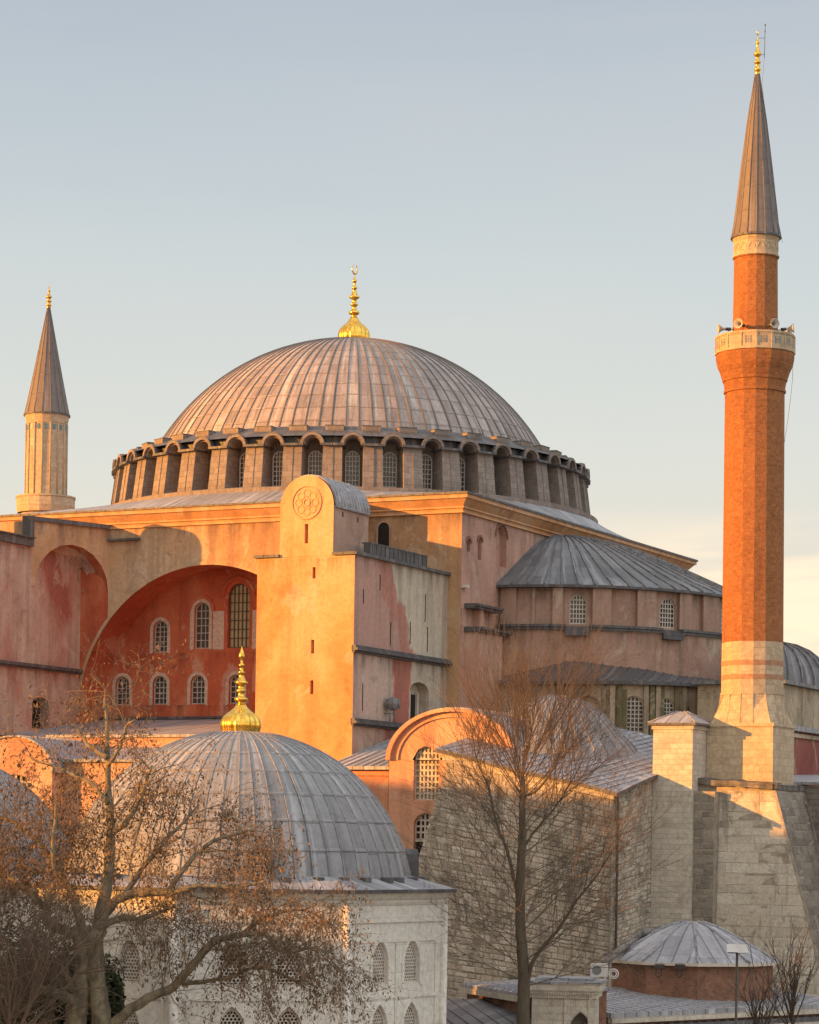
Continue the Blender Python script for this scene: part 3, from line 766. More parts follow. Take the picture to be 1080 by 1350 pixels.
def finial(name, parent, c, z0, h, rb, onion=True, mat='gold', loc=None, spike=False):
    """gilded finial: fluted onion, stacked knobs, crescent"""
    mb = MB()
    if onion:
        p = [(.92, 0), (.97, .03), (1.0, .07), (1.0, .10), (.96, .14), (.86, .18), (.70, .215), (.50, .25), (.34, .285), (.25, .32)]
        mb.lathe([(r * rb, z0 + z * h) for r, z in p], 96, c, flute=lambda a: -.07 * abs(sin(a * 10)) + .0, mat=0)
        q = [(.25, .32), (.22, .328), (.16, .335), (.16, .355), (.30, .37), (.34, .385), (.30, .405), (.16, .42), (.15, .47), (.24, .485), (.24, .50), (.15, .51), (.15, .56), (.30, .575), (.33, .59), (.22, .61),
             (.14, .65), (.10, .69), (.17, .70), (.17, .715), (.09, .725), (.08, .775), (.14, .79), (.14, .80), (.07, .82), (.05, .86)]
    else:
        q = [(.95, 0), (.95, .06), (1.25, .09), (1.35, .115), (.9, .15), (.75, .22), (1.3, .26), (1.35, .28), (.8, .31), (.65, .38), (1.35, .43), (1.45, .47), (1.0, .51), (.6, .58), (.35, .66), (.75, .70), (.75, .73), (.4, .76), (.25, .84)]
        q = [(r * .9, z) for r, z in q]
    mb.lathe([(r * rb, z0 + z * h) for r, z in q], 20, c, mat=0)
    rc = .052 * h; cz = z0 + h - rc
    pts, rad = [], []
    if spike:
        mb.lathe([(.05 * rb, z0 + .85 * h), (.10 * rb, z0 + .87 * h), (.16 * rb, z0 + .90 * h), (.11 * rb, z0 + .94 * h), (.03 * rb, z0 + 1.0 * h), (.0, z0 + 1.03 * h)], 14, c, mat=0)
    for i in range(0 if spike else 25):                       # crescent, horns up
        a = R(-90 + 160 * (i - 12) / 12)
        pts.append(Vector((c[0], c[1], cz)) + (RT * .62 + FW * .78) * (rc * cos(a)) + UP * (rc * 1.15 * sin(a)))
        rad.append(.003 * h + .010 * h * (1 - abs(i - 12) / 12.5))
    if pts:
        mb.tube(pts, rad, 6)
    return mb.build(name, M[mat], parent, loc=loc)


finial('finial', mq, (0, 0), 55.46, 5.9, 1.24)

# ---- tympanum under the great arch
ft = FS(-17.8)
mb = MB()
w1 = [(-8.77 + 3.13 * k, 1.15, 27.05, 28.5, 'round') for k in range(7)]
w2 = [(-5.66, 1.15, 30.75, 32.4, 'round'), (-2.26, 1.2, 30.95, 33.6, 'round'), (.72, 1.75, 30.95, 34.55, 'round'), (3.7, 1.2, 30.95, 33.6, 'round'), (7.1, 1.15, 30.75, 32.4, 'round')]
band(mb, ft, -10.6, 10.4, 0, 29.9, w1, .35, 0)
band(mb, ft, -10.6, 10.4, 29.9, 37.0, w2, .35, 0)
for (c_, wd, zb, zs, kd) in w1 + w2[:1] + w2[1:2] + w2[3:]:  # pale brick surrounds
    kd2 = kd
    o, o2 = outline(c_, wd + .02, zb - .02, zs, kd, 12), outline(c_, wd + .52, zb - .12, zs, kd2, 12)
    for a, b, a2, b2 in zip(o[:-1], o[1:], o2[:-1], o2[1:]):
        mb.hexa([ft(a[0], .05, a[1]), ft(b[0], .05, b[1]), ft(b[0], -.05, b[1]), ft(a[0], -.05, a[1]), ft(a2[0], .05, a2[1]), ft(b2[0], .05, b2[1]), ft(b2[0], -.05, b2[1]), ft(a2[0], -.05, a2[1])], 1)
for (c_, wd, zb, zs, kd) in w2[1:4]:            # red raised hoods over the tall windows
    o, o2 = outline(c_, wd + .5, zb, zs, kd, 16), outline(c_, wd + .95, zb, zs, kd, 16)
    for a, b, a2, b2 in zip(o[1:-2], o[2:-1], o2[1:-2], o2[2:-1]):
        mb.hexa([ft(a[0], .12, a[1]), ft(b[0], .12, b[1]), ft(b[0], -.05, b[1]), ft(a[0], -.05, a[1]), ft(a2[0], .12, a2[1]), ft(b2[0], .12, b2[1]), ft(b2[0], -.05, b2[1]), ft(a2[0], -.05, a2[1])], 0)
for (s0, s1) in ((-1.32, -.42), (1.86, 2.76), (-3.2, -3.12), (4.56, 4.7)):
    mb.fbox(ft, s0, s1, -.05, .045, 30.85, 33.55, 1)
mb.fbox(ft, -10.6, 10.4, -.1, .28, 26.0, 26.18, 2)
ty = mb.build('tympanum', [M['pl_red'], M['whitebrick'], M['leaddk']], mq)
for wn_ in w1:
    window('arched_window', ty, ft, *wn_, [M['stonefr'], M['glassold']], d=-.26, fw=.07, nx=2, nz=4, bw=.03)
for i, wn_ in enumerate(w2):
    window('arched_window', ty, ft, *wn_, [M['iron'] if i == 2 else M['stonefr'], M['glassamber'] if i == 2 else M['glassold']], d=-.26, fw=.07, nx=4 if i == 2 else 2, nz=6 if i == 2 else 5, bw=.028)

# ---- the buttress pier right of the arch, with its stair turret
BX0, BX1, BY = 11.5, 18.35, -33.9
fb, fbe = FS(BY), FE(BX1)
mb = MB()
band(mb, fb, BX0, BX1, 0, 28.2, [(15.49, .22, 26.6, 27.45, 'flat')], .5, 0, step=20, back=2)
band(mb, fb, BX0, BX1, 28.2, 32.0, [(15.5, .22, 29.1, 29.95, 'flat')], .5, 0, step=20, back=2)
band(mb, fb, BX0, BX1, 32.0, 35.1, [(15.52, .22, 33.72, 34.42, 'flat')], .5, 0, step=20, back=2)
band(mb, fbe, BY, -HY, 0, 25.0, [], .4, 5, step=30)
band(mb, fbe, BY, -HY, 25.0, 29.5, [(-24.75, 2.75, 25.05, 27.25, 'low')], .7, 1, step=30, back=1)
band(mb, fbe, BY, -HY, 29.5, 35.1, [], .4, 1, step=30)
mb.quad((BX0, BY, 0), (BX0, -HY, 0), (BX0, -HY, 35.1), (BX0, BY, 35.1), 0)
mb.quad((BX0, BY, 35.1), (BX1, BY, 35.1), (BX1, -HY, 35.1), (BX0, -HY, 35.1), 4)
for (y_, z0, z1) in ((-30.5, 33.2, 34.2), (-32.7, 32.2, 33.1), (-24.1, 31.8, 33.6), (-28.95, 29.9, 31.4), (-26.2, 30.2, 31.6), (-23.7, 29.9, 31.5), (-32.6, 25.6, 27.3)):
    mb.fbox(fbe, y_ - .05, y_ + .05, -.2, .012, z0, z1, 2)
mb.fbox(fbe, -25.1, -24.1, -.72, -.62, 25.05, 27.1, 2); mb.fbox(fbe, -25.3, -25.1, -.72, -.45, 25.05, 27.25, 3); mb.fbox(fbe, -24.1, -23.95, -.72, -.45, 25.05, 27.25, 3)
# unseen high and low blocks added behind the turret to shade the south wall
mb.box(11.62, 12.5, -25.1, -20.9, 35.1, 40.0, 0); mb.box(11.62, 12.5, -28.2, -25.1, 35.1, 38.4, 0)
pier = mb.build('buttress_pier', [M['pl_south'], M['pl_patch'], M['void'], M['lattice'], M['leaddk'], M['pl_mix']], mq)
mb = MB()                                     # string courses and copings in lead
for z in (29.25, 24.78):
    mb.fbox(fbe, BY - .25, -HY + .6, 0.003, .42, z, z + .16); mb.fbox(fbe, BY - .25, -HY + .6, 0.003, .30, z + .16, z + .32); mb.fbox(fbe, BY - .2, -HY + .6, 0.003, .18, z - .14, z)
mb.fbox(fb, BX0 - .2, 13.1, -.5, .2, 35.1, 35.28); mb.fbox(fb, 16.86, BX1 + .2, -.5, .2, 35.1, 35.28)
mb.fbox(fbe, BY + .5, -HY, -.3, .22, 35.1, 35.3)
mb.box(17.75, 18.2, -31.6, -23.6, 35.3, 36.05); mb.box(17.6, 18.24, -31.6, -23.6, 36.05, 36.12)
for k in range(14):
    y_ = -31.3 + k * .58; mb.box(18.2, 18.24, y_, y_ + .05, 35.3, 36.05)
mb.build('string_course', M['leaddk'], pier)
TX0, TX1, TZ = 13.08, 16.84, 38.2; TC, TR = (TX0 + TX1) / 2, (TX1 - TX0) / 2
ft2 = FS(BY - .02)
mb = MB()
band(mb, ft2, TX0, TX1, 35.1, TZ, [(14.95, .24, 35.9, 37.1, 'flat')], .5, 0, step=20, back=1)
N = 28
arcp = [(TC - TR * cos(PI * i / N), TZ + TR * sin(PI * i / N)) for i in range(N + 1)]
mb.add([ft2(s, 0, z) for s, z in arcp], [tuple(range(N + 1))], 0)
mb.add([Vector((s, -29.35, z)) for s, z in reversed(arcp)], [tuple(range(N + 1))], 0)
mb.quad((TX1, BY - .02, 35.1), (TX1, -29.35, 35.1), (TX1, -29.35, TZ), (TX1, BY - .02, TZ), 2)
mb.quad((TX0, BY - .02, 35.1), (TX0, -29.35, 35.1), (TX0, -29.35, TZ), (TX0, BY - .02, TZ), 0)
mb.quad((TX0, -29.35, 35.1), (TX1, -29.35, 35.1), (TX1, -29.35, TZ), (TX0, -29.35, TZ), 0)
for (y_, z_) in ((-32.8, 37.6), (-30.8, 37.5)):
    mb.box(TX1 - .1, TX1 + .012, y_, y_ + .14, z_, z_ + .3, 1)
# round rosette moulded in the plaster
cz = 38.42
for rr, w_ in ((1.02, .055), (.22, .05)):
    pts = [ft2(TC + rr * cos(2 * PI * i / 36), .02, cz + rr * sin(2 * PI * i / 36)) for i in range(37)]
    mb.tube(pts, w_, 6, cap=False)
for k in range(8):
    cxk, czk = TC + .58 * cos(2 * PI * k / 8), cz + .58 * sin(2 * PI * k / 8)
    pts = [ft2(cxk + .23 * cos(2 * PI * i / 16), .012, czk + .23 * sin(2 * PI * i / 16)) for i in range(17)]
    mb.tube(pts, .034, 5, cap=False)
tur = mb.build('stair_turret', [M['pl_south'], M['void'], M['pl_brown']], pier)
mb = MB()                                     # its lead barrel roof
def barrel(mb, xc, r, zc, y0, y1, th, nn, mat=0, seams=0, rise=1.0):
    for i in range(nn):
        a, b = PI * i / nn, PI * (i + 1) / nn
        P = lambda t, q, y: Vector((xc - q * cos(t), y, zc + q * rise * sin(t)))
        mb.hexa([P(a, r, y0), P(b, r, y0), P(b, r, y1), P(a, r, y1), P(a, r + th, y0), P(b, r + th, y0), P(b, r + th, y1), P(a, r + th, y1)], mat)
    for k in range(seams):
        y = y0 + (y1 - y0) * (k + .5) / seams
        pts = [Vector((xc - (r + th) * cos(PI * i / 20), y, zc + (r + th) * rise * sin(PI * i / 20))) for i in range(21)]
        mb.tube(pts, .045, 5, mat)
barrel(mb, TC, TR, TZ, BY + .12, -29.2, .09, 20, 0, 6)
mb.box(TX1 - .02, TX1 + .14, BY + .12, -29.2, TZ - .12, TZ + .03)
mb.build('barrel_roof', M['lead'], pier)

# ---- the buttress pier left of the arch, with the squinch in its corner
LX = -10.45
fle = FE(LX)
A_, B_ = (LX, -26.9), (-8.1, -20.8)
fd_ = FP(A_, B_); dl = math.dist(A_, B_)
mb = MB()
band(mb, fle, BY, -HY, 0, 29.3, [(-25.5, 1.95, 25.0, 26.75, 'low')], .7, 2, step=30, back=3)
band(mb, fle, BY, -HY, 29.3, 37.4, [], .5, 1, step=30)
mb.quad((-17.3, BY, 0), (LX, BY, 0), (LX, BY, 37.4), (-17.3, BY, 37.4), 0)
mb.quad((-17.3, BY, 0), (-17.3, -HY, 0), (-17.3, -HY, 37.4), (-17.3, BY, 37.4), 0)
mb.quad((-17.3, BY, 37.4), (LX, BY, 37.4), (LX, -HY, 37.4), (-17.3, -HY, 37.4), 4)
sq = (dl - 3.13, 6.2, 34.75, 34.75, 'round')
band(mb, fd_, 0, dl, 34.75, 39.2, [sq], 1.1, 5, rmat=6, step=20)
mb.box(-17.3, LX, -26.9, -HY, 37.4, 39.2, 5)
mb.add([(LX, -26.9, 39.2), (-8.1, -20.8, 39.2), (LX, -20.8, 39.2)], [(0, 1, 2)], 4)
# the concave shell behind the squinch arch
cn_ = Vector((LX, -20.8, 0)); n = 14
o = outline(*sq, 14)[1:-1]
apex = Vector((LX + .15, -20.95, 36.6))
for p, q in zip(o[:-1], o[1:]):
    mb.add([fd_(p[0], -1.0, p[1]), fd_(q[0], -1.0, q[1]), apex], [(0, 1, 2)], 2)
lp = mb.build('buttress_pier', [M['pl_south'], M['pl_mix'], M['pl_mix'], M['void'], M['leaddk'], M['pl_grey'], M['pl_red']], mq)
mb = MB()
for z in (29.05,):
    mb.fbox(fle, BY, -20.9, 0.003, .40, z + .12, z + .34); mb.fbox(fle, BY, -20.9, 0.003, .26, z, z + .12)
mb.build('string_course', M['leaddk'], lp)
mb = MB()
mb.fbox(fle, BY - .1, -26.9, -.5, .25, 37.4, 37.95); mb.fbox(fle, BY - .1, -26.9, -.5, .38, 37.95, 38.05)
mb.fbox(fd_, -.25, dl - .05, -.5, .2, 39.2, 39.5); mb.fbox(fle, -27.15, -26.9, -.6, .25, 37.95, 39.5)
mb.build('coping', M['leaddk'], lp)
mb = MB(); mb.fbox(fs, -8.05, -5.5, 0.003, .35, 38.35, 38.5); mb.build('lead_ledge', M['leaddk'], mq)
mb = MB()                                     # little dark roof door beside the turret
q = on_y(506, 722, -HY); o = outline(q.x, .85, q.z, q.z + 1.25, 'round', 12); o2 = outline(q.x, 1.05, q.z, q.z + 1.25, 'round', 12)
mb.add([fs(p[0], .02, p[1]) for p in o], [tuple(range(len(o)))], 0)
for a, b, a2, b2 in zip(o[:-1], o[1:], o2[:-1], o2[1:]):
    mb.hexa([fs(a[0], .08, a[1]), fs(b[0], .08, b[1]), fs(b[0], 0.003, b[1]), fs(a[0], 0.003, a[1]), fs(a2[0], .08, a2[1]), fs(b2[0], .08, b2[1]), fs(b2[0], 0.003, b2[1]), fs(a2[0], 0.003, a2[1])], 1)
mb.build('roof_door', [M['void'], M['pl_brown']], mq)
mb = MB()                                     # turret of the left pier (mostly outside the frame, its shadow falls on the wall)
mb.box(-16.6, -13.6, BY, -31.6, 37.4, 40.3, 0); barrel(mb, -15.1, 1.5, 40.3, BY, -31.6, .02, 16, 0)
mb.add([(-15.1 - 1.5 * cos(PI * i / 16), BY, 40.3 + 1.5 * sin(PI * i / 16)) for i in range(17)], [tuple(range(17))], 0)
mb.build('stair_turret', M['pl_south'], lp)

# ---- south gallery roofs at the foot of the arch
mb = MB()
def slope(mb, x0, x1, y0, z0, y1, z1, th=.18, mat=0):
    mb.hexa([(x0, y0, z0 - th), (x1, y0, z0 - th), (x1, y1, z1 - th), (x0, y1, z1 - th), (x0, y0, z0), (x1, y0, z0), (x1, y1, z1), (x0, y1, z1)], mat)
slope(mb, -10.5, 11.6, -30.2, 24.35, -17.7, 26.0)
slope(mb, -22.0, -10.3, -36.3, 23.3, -33.8, 23.9); slope(mb, -10.6, -8.0, -30.2, 24.4, -20.8, 25.0)
slope(mb, -22, 11.9, -36.6, 22.5, -30.0, 23.55)
mb.box(-10.5, 11.6, -30.0, -29.6, 20, 24.2, 1)
mb.box(-22, 11.9, -36.3, -35.9, 0, 22.35, 1)
mb.box(11.6, 18.7, -36.3, -33.9, 0, 21.0, 1); slope(mb, 11.6, 18.9, -36.6, 21.1, -33.9, 21.6)
mb.build('gallery_roof', [M['lead'], M['pl_orange']], mq)
# lit barrel gable with a lattice window, far left
gx, gr = -4.1, 3.05
mb = MB(); fg = FS(-37.6)
band(mb, fg, gx - gr, gx + gr, 0, 21.6, [(-4.0, 2.7, 18.8, 20.9, 'low')], .35, 0, step=10)
N = 20
mb.add([fg(gx - gr * cos(PI * i / N), 0, 21.6 + .75 * gr * sin(PI * i / N)) for i in range(N + 1)], [tuple(range(N + 1))], 0)
mb.box(gx - gr, gx - gr + .02, -37.6, -33, 0, 21.6, 0); mb.box(gx + gr - .02, gx + gr, -37.6, -33, 0, 21.6, 0)
barrel(mb, gx, gr, 21.6, -37.75, -31, .14, 20, 1, 8, .75)
lg = mb.build('barrel_gable', [M['pl_orange'], M['lead']], mq)
window('lattice_window', lg, fg, -4.0, 2.7, 18.8, 20.9, 'low', [M['lattice'], M['void']], d=-.25, fw=.1, nx=5, nz=5, bw=.07)

# ---- east half dome and its walls
ec = (HX, 0.0)
def efr(r, d0=0):
    return lambda s, d, z: Vector((ec[0] + (r + d) * cos(s / r) * .83, ec[1] + (r + d) * sin(s / r), z))
pr = [(1.0, 35.0), (.985, 35.15), (.93, 35.45), (.84, 35.95), (.70, 36.8), (.55, 37.7), (.40, 38.5), (.25, 39.1), (.12, 39.42), (.01, 39.5)]
pr = [(r * 15.25, z) for r, z in pr]
mb = MB()
mb.lathe(pr, 72, ec, R(-90), R(90), .83, 1.0, nu=36, tier=2.1)
mb.ribs(pr[:-1], 36, .05, .09, ec, R(-90), R(90), .83, 1.0)
for v in mb.v:                                # the crown of the half dome sits south of its centre
    v.y -= 4.2 * max(0.0, 1 - math.hypot((v.x - HX) / .83, v.y) / 15.25)
for i in range(72):
    a, b = R(-90 + 2.5 * i), R(-87.5 + 2.5 * i); e_ = efr(15.0)
    mb.hexa([e_(15 * a, .32, 34.82), e_(15 * b, .32, 34.82), e_(15 * b, -.6, 34.82), e_(15 * a, -.6, 34.82), e_(15 * a, .32, 35.0), e_(15 * b, .32, 35.0), e_(15 * b, -.6, 35.0), e_(15 * a, -.6, 35.0)], 1)
mb.build('half_dome', [M['lead_semi'], M['leaddk']], mq)
r0 = 14.75; ew = efr(r0); A2 = lambda deg: R(deg) * r0
wins = [(A2(-65.0), 1.35, 32.4, 33.75, 'round'), (A2(-36.5), 1.35, 32.4, 33.75, 'round'), (A2(-12), 1.35, 32.4, 33.75, 'round'), (A2(14), 1.35, 32.4, 33.75, 'round')]
mb = MB()
band(mb, ew, A2(-91), A2(91), 31.9, 34.85, wins, .3, 0, step=.9)
for (d0, d1, pj_) in ((-89, -84.0, .25), (-72.5, -69.4, .35), (-60.6, -55.0, .35), (-47, -41, .35), (-33, -28.5, .35), (-24, -17, .35), (-8, 9, .35), (-79, -78, .18)):
    k = max(1, int((d1 - d0) / 2))
    for i in range(k):
        mb.fbox(ew, A2(d0 + (d1 - d0) * i / k), A2(d0 + (d1 - d0) * (i + 1) / k), -.1, pj_, 32.0, 34.8, 0)
sw = mb.build('half_dome_wall', [M['pl_brown']], mq)
for wn_ in wins[:3]:
    window('lattice_window', sw, ew, *wn_, [M['lattice'], M['glass']], d=-.2, fw=.08, nx=4, nz=5, bw=.035)
mb = MB()
r1 = 15.35; em = efr(r1)
band(mb, em, R(-93) * r1, R(91) * r1, 0, 32.15, [], .3, 0, step=.9)
mb.build('apse_wall', [M['pl_mix2'] if 'pl_mix2' in M else M['pl_pink']], mq)
mb = MB()                                     # lead ledges, stepping down under the windows
def ledge(d0, d1, z0, z1, p0, p1):
    k = max(1, int((d1 - d0) / 2))
    for i in range(k):
        mb.fbox(em, R(d0 + (d1 - d0) * i / k) * r1, R(d0 + (d1 - d0) * (i + 1) / k) * r1, p0, p1, z0, z1)
ledge(-89, -68.5, 32.15, 32.32, -.75, .28); ledge(-61.5, -39.5, 32.15, 32.32, -.75, .28); ledge(-33, -14, 32.15, 32.32, -.75, .28); ledge(-8, 91, 32.15, 32.32, -.75, .28)
ledge(-89, -68.5, 31.95, 32.15, 0.003, .16); ledge(-61.5, -39.5, 31.95, 32.15, 0.003, .16); ledge(-33, -14, 31.95, 32.15, .003, .16)
for a, b in ((-68.5, -61.5), (-39.5, -33.0), (-14, -8)):
    ledge(a, b, 31.55, 31.8, 0.003, .42); ledge(a, b, 31.8, 32.0, .003, .3); ledge(a, b, 32.0, 32.2, -.9, .12)
mb.build('lead_ledge', M['leaddk'], mq)
mb = MB()                                     # projecting pier with two lead shelves at the corner of the half dome
mb.box(HX + .002, HX + .95, -20.1, -16.4, 0, 31.45, 0)
mb.lathe([(.95, 0), (.95, 31.45)], 10, (HX + .002, -16.4), 0, PI / 2, smooth=True)
mb.box(HX + .002, HX + .5, -18.9, -18.2, 31.75, 33.0, 0)
for (y0, y1, z, p) in ((-20.25, -15.9, 33.0, .75), (-20.25, -15.4, 31.45, 1.15)):
    mb.box(HX + .002, HX + p, y0, y1, z, z + .16, 1); mb.box(HX + .002, HX + p + .15, y0, y1, z + .16, z + .32, 1)
mb.box(HX + .002, HX + .35, -20.7, -20.2, 34.3, 34.5, 2)
mb.build('corner_pier', [M['pl_pink'], M['leaddk'], M['lattice']], mq)

# ---- lower apse (exedra) with pilasters, and its lead roof
xc, xr = (25.0, -8.0), 8.8
fx = FC(xc, xr); A3 = lambda d: R(d) * xr
mb = MB()
band(mb, FP((HX, -16.7), (xc[0] + xr * cos(R(-98)), xc[1] + xr * sin(R(-98)))), 0, 4.5, 0, 28.2, [], .3, 0)
xw = [(A3(-79.1), 1.75, 25.0, 26.5, 'round'), (A3(-59.6), 1.5, 25.0, 26.65, 'round'), (A3(-45), 1.3, 25.0, 26.65, 'round')]
band(mb, fx, A3(-98), A3(-8), 0, 28.2, xw, .3, 0, step=.8, back=0)
for k_, d_ in enumerate((-95, -90.5, -86.2, -72.2, -68.5, -65.4, -54.2, -51.4, -48.9, -40.2, -36.5, -25.5)):
    mb.fbox(fx, A3(d_) - .16, A3(d_) + .16, -.05, .14, 20, 28.1, (0, 1)[k_ % 2])
    mb.fbox(fx, A3(d_) + .17, A3(d_) + .17 + (.3 if k_ % 3 else .55), -.05, .02, 20, 28.1 - .3 * (k_ % 2), 1)
mb.box(33.5, 39.2, -14.5, 8, 0, 28.12, 0)
ap = mb.build('apse', [M['pl_tan'], M['moss']], mq)
for wn_ in xw[1:]:
    window('lattice_window', ap, fx, *wn_, [M['lattice'], M['glass']], d=-.2, fw=.08, nx=4, nz=7, bw=.035)
mb = MB()
out = [(HX, -17.3), (22, -17.3)] + [(xc[0] + 9.2 * cos(R(d_)), xc[1] + 9.2 * sin(R(d_))) for d_ in range(-96, -7, 4)] + [(34.1, 8), (30, 8)]
out = out[:-2]
def zup(a):
    ks = [(-90, 28.75), (-80, 29.4), (-66, 30.05), (-50, 29.65), (-30, 29.2), (-8, 29.05), (0, 29.0)]
    for (a0_, z0_), (a1_, z1_) in zip(ks[:-1], ks[1:]):
        if a <= a1_:
            t = max(0, (a - a0_) / (a1_ - a0_)); t = t * t * (3 - 2 * t); return z0_ + (z1_ - z0_) * t
    return ks[-1][1]
cum = [0.0]
for p, q in zip(out[:-1], out[1:]):
    cum.append(cum[-1] + math.dist(p, q))
def upper(k):
    a = -88 + 80 * cum[k] / cum[-1]
    return em(R(a) * r1, -.25, zup(a))
def rp(k, t):
    p = Vector((*out[k], 28.35)).lerp(upper(k), t); p.z -= .55 * t * (1 - t) * (upper(k).z - 28.35); return p
for k in range(len(out) - 1):
    for t0_, t1_ in ((0, .2), (.2, .45), (.45, .7), (.7, 1.0)):
        mb.add([rp(k, t0_), rp(k + 1, t0_), rp(k + 1, t1_), rp(k, t1_)], [(0, 1, 2, 3)], 0, [[(k, t0_ * 2), (k + 1, t0_ * 2), (k + 1, t1_ * 2), (k, t1_ * 2)]])
    p, q = out[k], out[k + 1]
    mb.quad((*p, 28.12), (*q, 28.12), (*q, 28.35), (*p, 28.35), 1)
    mb.tube([rp(k, t) + UP * .02 for t in (0, .25, .5, .75, 1)], .05, 4, 0)
mb.build('apse_roof', [M['leaddk'], M['leaddk']], mq)
mb = MB()                                     # ribbed lead vault and lower walls beyond the minaret
c2 = Vector((36.1, -6.0, 0))
pv = [(3.6 * cos(R(a)), 28.3 + 3.1 * sin(R(a))) for a in (0, 12, 25, 40, 55, 70, 84, 89)]
mb.lathe(pv, 48, (c2.x, c2.y), nu=24, tier=1.5, mat=0); mb.ribs(pv, 24, .06, .14, (c2.x, c2.y))
mb.box(33.3, 39.6, -14.9, 8.2, 28.13, 28.36); mb.build('side_vault', M['lead_semi'], mq)
mb = MB()
mb.box(33, 39.9, -16.2, 10, 0, 25.1, 0); mb.box(33, 40.25, -16.5, 10.3, 25.1, 25.42, 1)
mb.box(39.9, 40.05, -16.3, 10, 24.7, 24.95, 2)
mb.box(40, 62, -30, -14.2, 0, 21.2, 3); slope(mb, 40, 62, -30.2, 21.4, -14, 22.3, .15, 1)
mb.build('aisle_wall', [M['pl_darkred'], M['lead'], M['pl_tan'], M['dkstone']], mq)

# ---- south east aisle: barrel gable with lattice windows, and the roof beside the pier
gx, gr, gz = 27.1, 4.1, 22.4
mb = MB(); fg = FS(-38.0)
gw = [(25.45, 1.62, 20.05, 22.15, 'round'), (25.45, 1.5, 16.75, 18.55, 'round')]
band(mb, fg, gx - gr, gx + gr, 0, 19.6, gw[1:], .4, 0, step=10, back=3)
band(mb, fg, gx - gr, gx + gr, 19.6, gz, [(25.45, 1.62, 20.05, gz - .001, 'flat')], .4, 0, step=10, back=3)
N = 28
for i in range(N):
    a, b = PI * i / N, PI * (i + 1) / N
    P = lambda t, q=1: (gx - gr * q * cos(t), gz + .72 * gr * q * sin(t))
    s0, s1 = P(a), P(b)
    lo = lambda s_: gz + (math.sqrt(max(0, .81 ** 2 - (s_ - 25.45) ** 2)) if abs(s_ - 25.45) < .81 else 0)
    mb.quad(fg(s0[0], 0, lo(s0[0])), fg(s1[0], 0, lo(s1[0])), fg(s1[0], 0, s1[1]), fg(s0[0], 0, s0[1]), 0)
    for q0, q1, pz in ((.95, 1.02, .30), (.84, .87, .12)):
        p0, p1, p2, p3 = P(a, q0), P(b, q0), P(b, q1), P(a, q1)
        mb.hexa([fg(p0[0], pz, p0[1]), fg(p1[0], pz, p1[1]), fg(p1[0], -.1, p1[1]), fg(p0[0], -.1, p0[1]), fg(p3[0], pz, p3[1]), fg(p2[0], pz, p2[1]), fg(p2[0], -.1, p2[1]), fg(p3[0], -.1, p3[1])], 0)
mb.box(gx - gr, gx - gr + .02, -38, -24, 0, gz, 0)
mb.box(24.7, 26.2, -38.03, -37.9, 16.6, 16.75, 0); mb.fbox(fg, 24.85, 25.95, -.38, -.3, 16.9, 17.6, 3); mb.fbox(fg, 24.7, 26.2, -.38, -.2, 17.62, 17.74, 2)
barrel(mb, gx, gr * 1.0, gz, -38.05, -22, .16, 28, 1, 16, .72)
gb = mb.build('barrel_gable', [M['pl_orange'], M['lead'], M['lattice'], M['void']], mq)
window('lattice_window', gb, fg, 25.45, 1.62, 20.05, 22.4, 'round', [M['lattice'], M['glassamber']], d=-.3, fw=.06, nx=5, nz=8, bw=.055)
window('lattice_window', gb, fg, 25.45, 1.5, 17.75, 18.55, 'round', [M['lattice'], M['void']], d=-.3, fw=.06, nx=4, nz=3, bw=.055)
mb = MB()
mb.box(BX1 + .01, 23.1, -37.0, -21, 0, 21.9, 0); mb.box(BX1 + .01, 23.0, -37.12, -36.9, 21.5, 21.75, 0)
mb.hexa([(BX1, -37.4, 21.85), (23.3, -37.4, 21.85), (23.3, -21, 25.6), (BX1, -21, 25.6), (BX1, -37.4, 22.05), (23.3, -37.4, 22.05), (23.3, -21, 25.9), (BX1, -21, 25.9)], 1)
for k in range(9):
    x = BX1 + .3 + k * .56; mb.tube([(x, -37.4, 22.07), (x, -21, 25.92)], .05, 4, 1)
mb.build('side_gallery', [M['pl_orange'], M['lead']], mq)

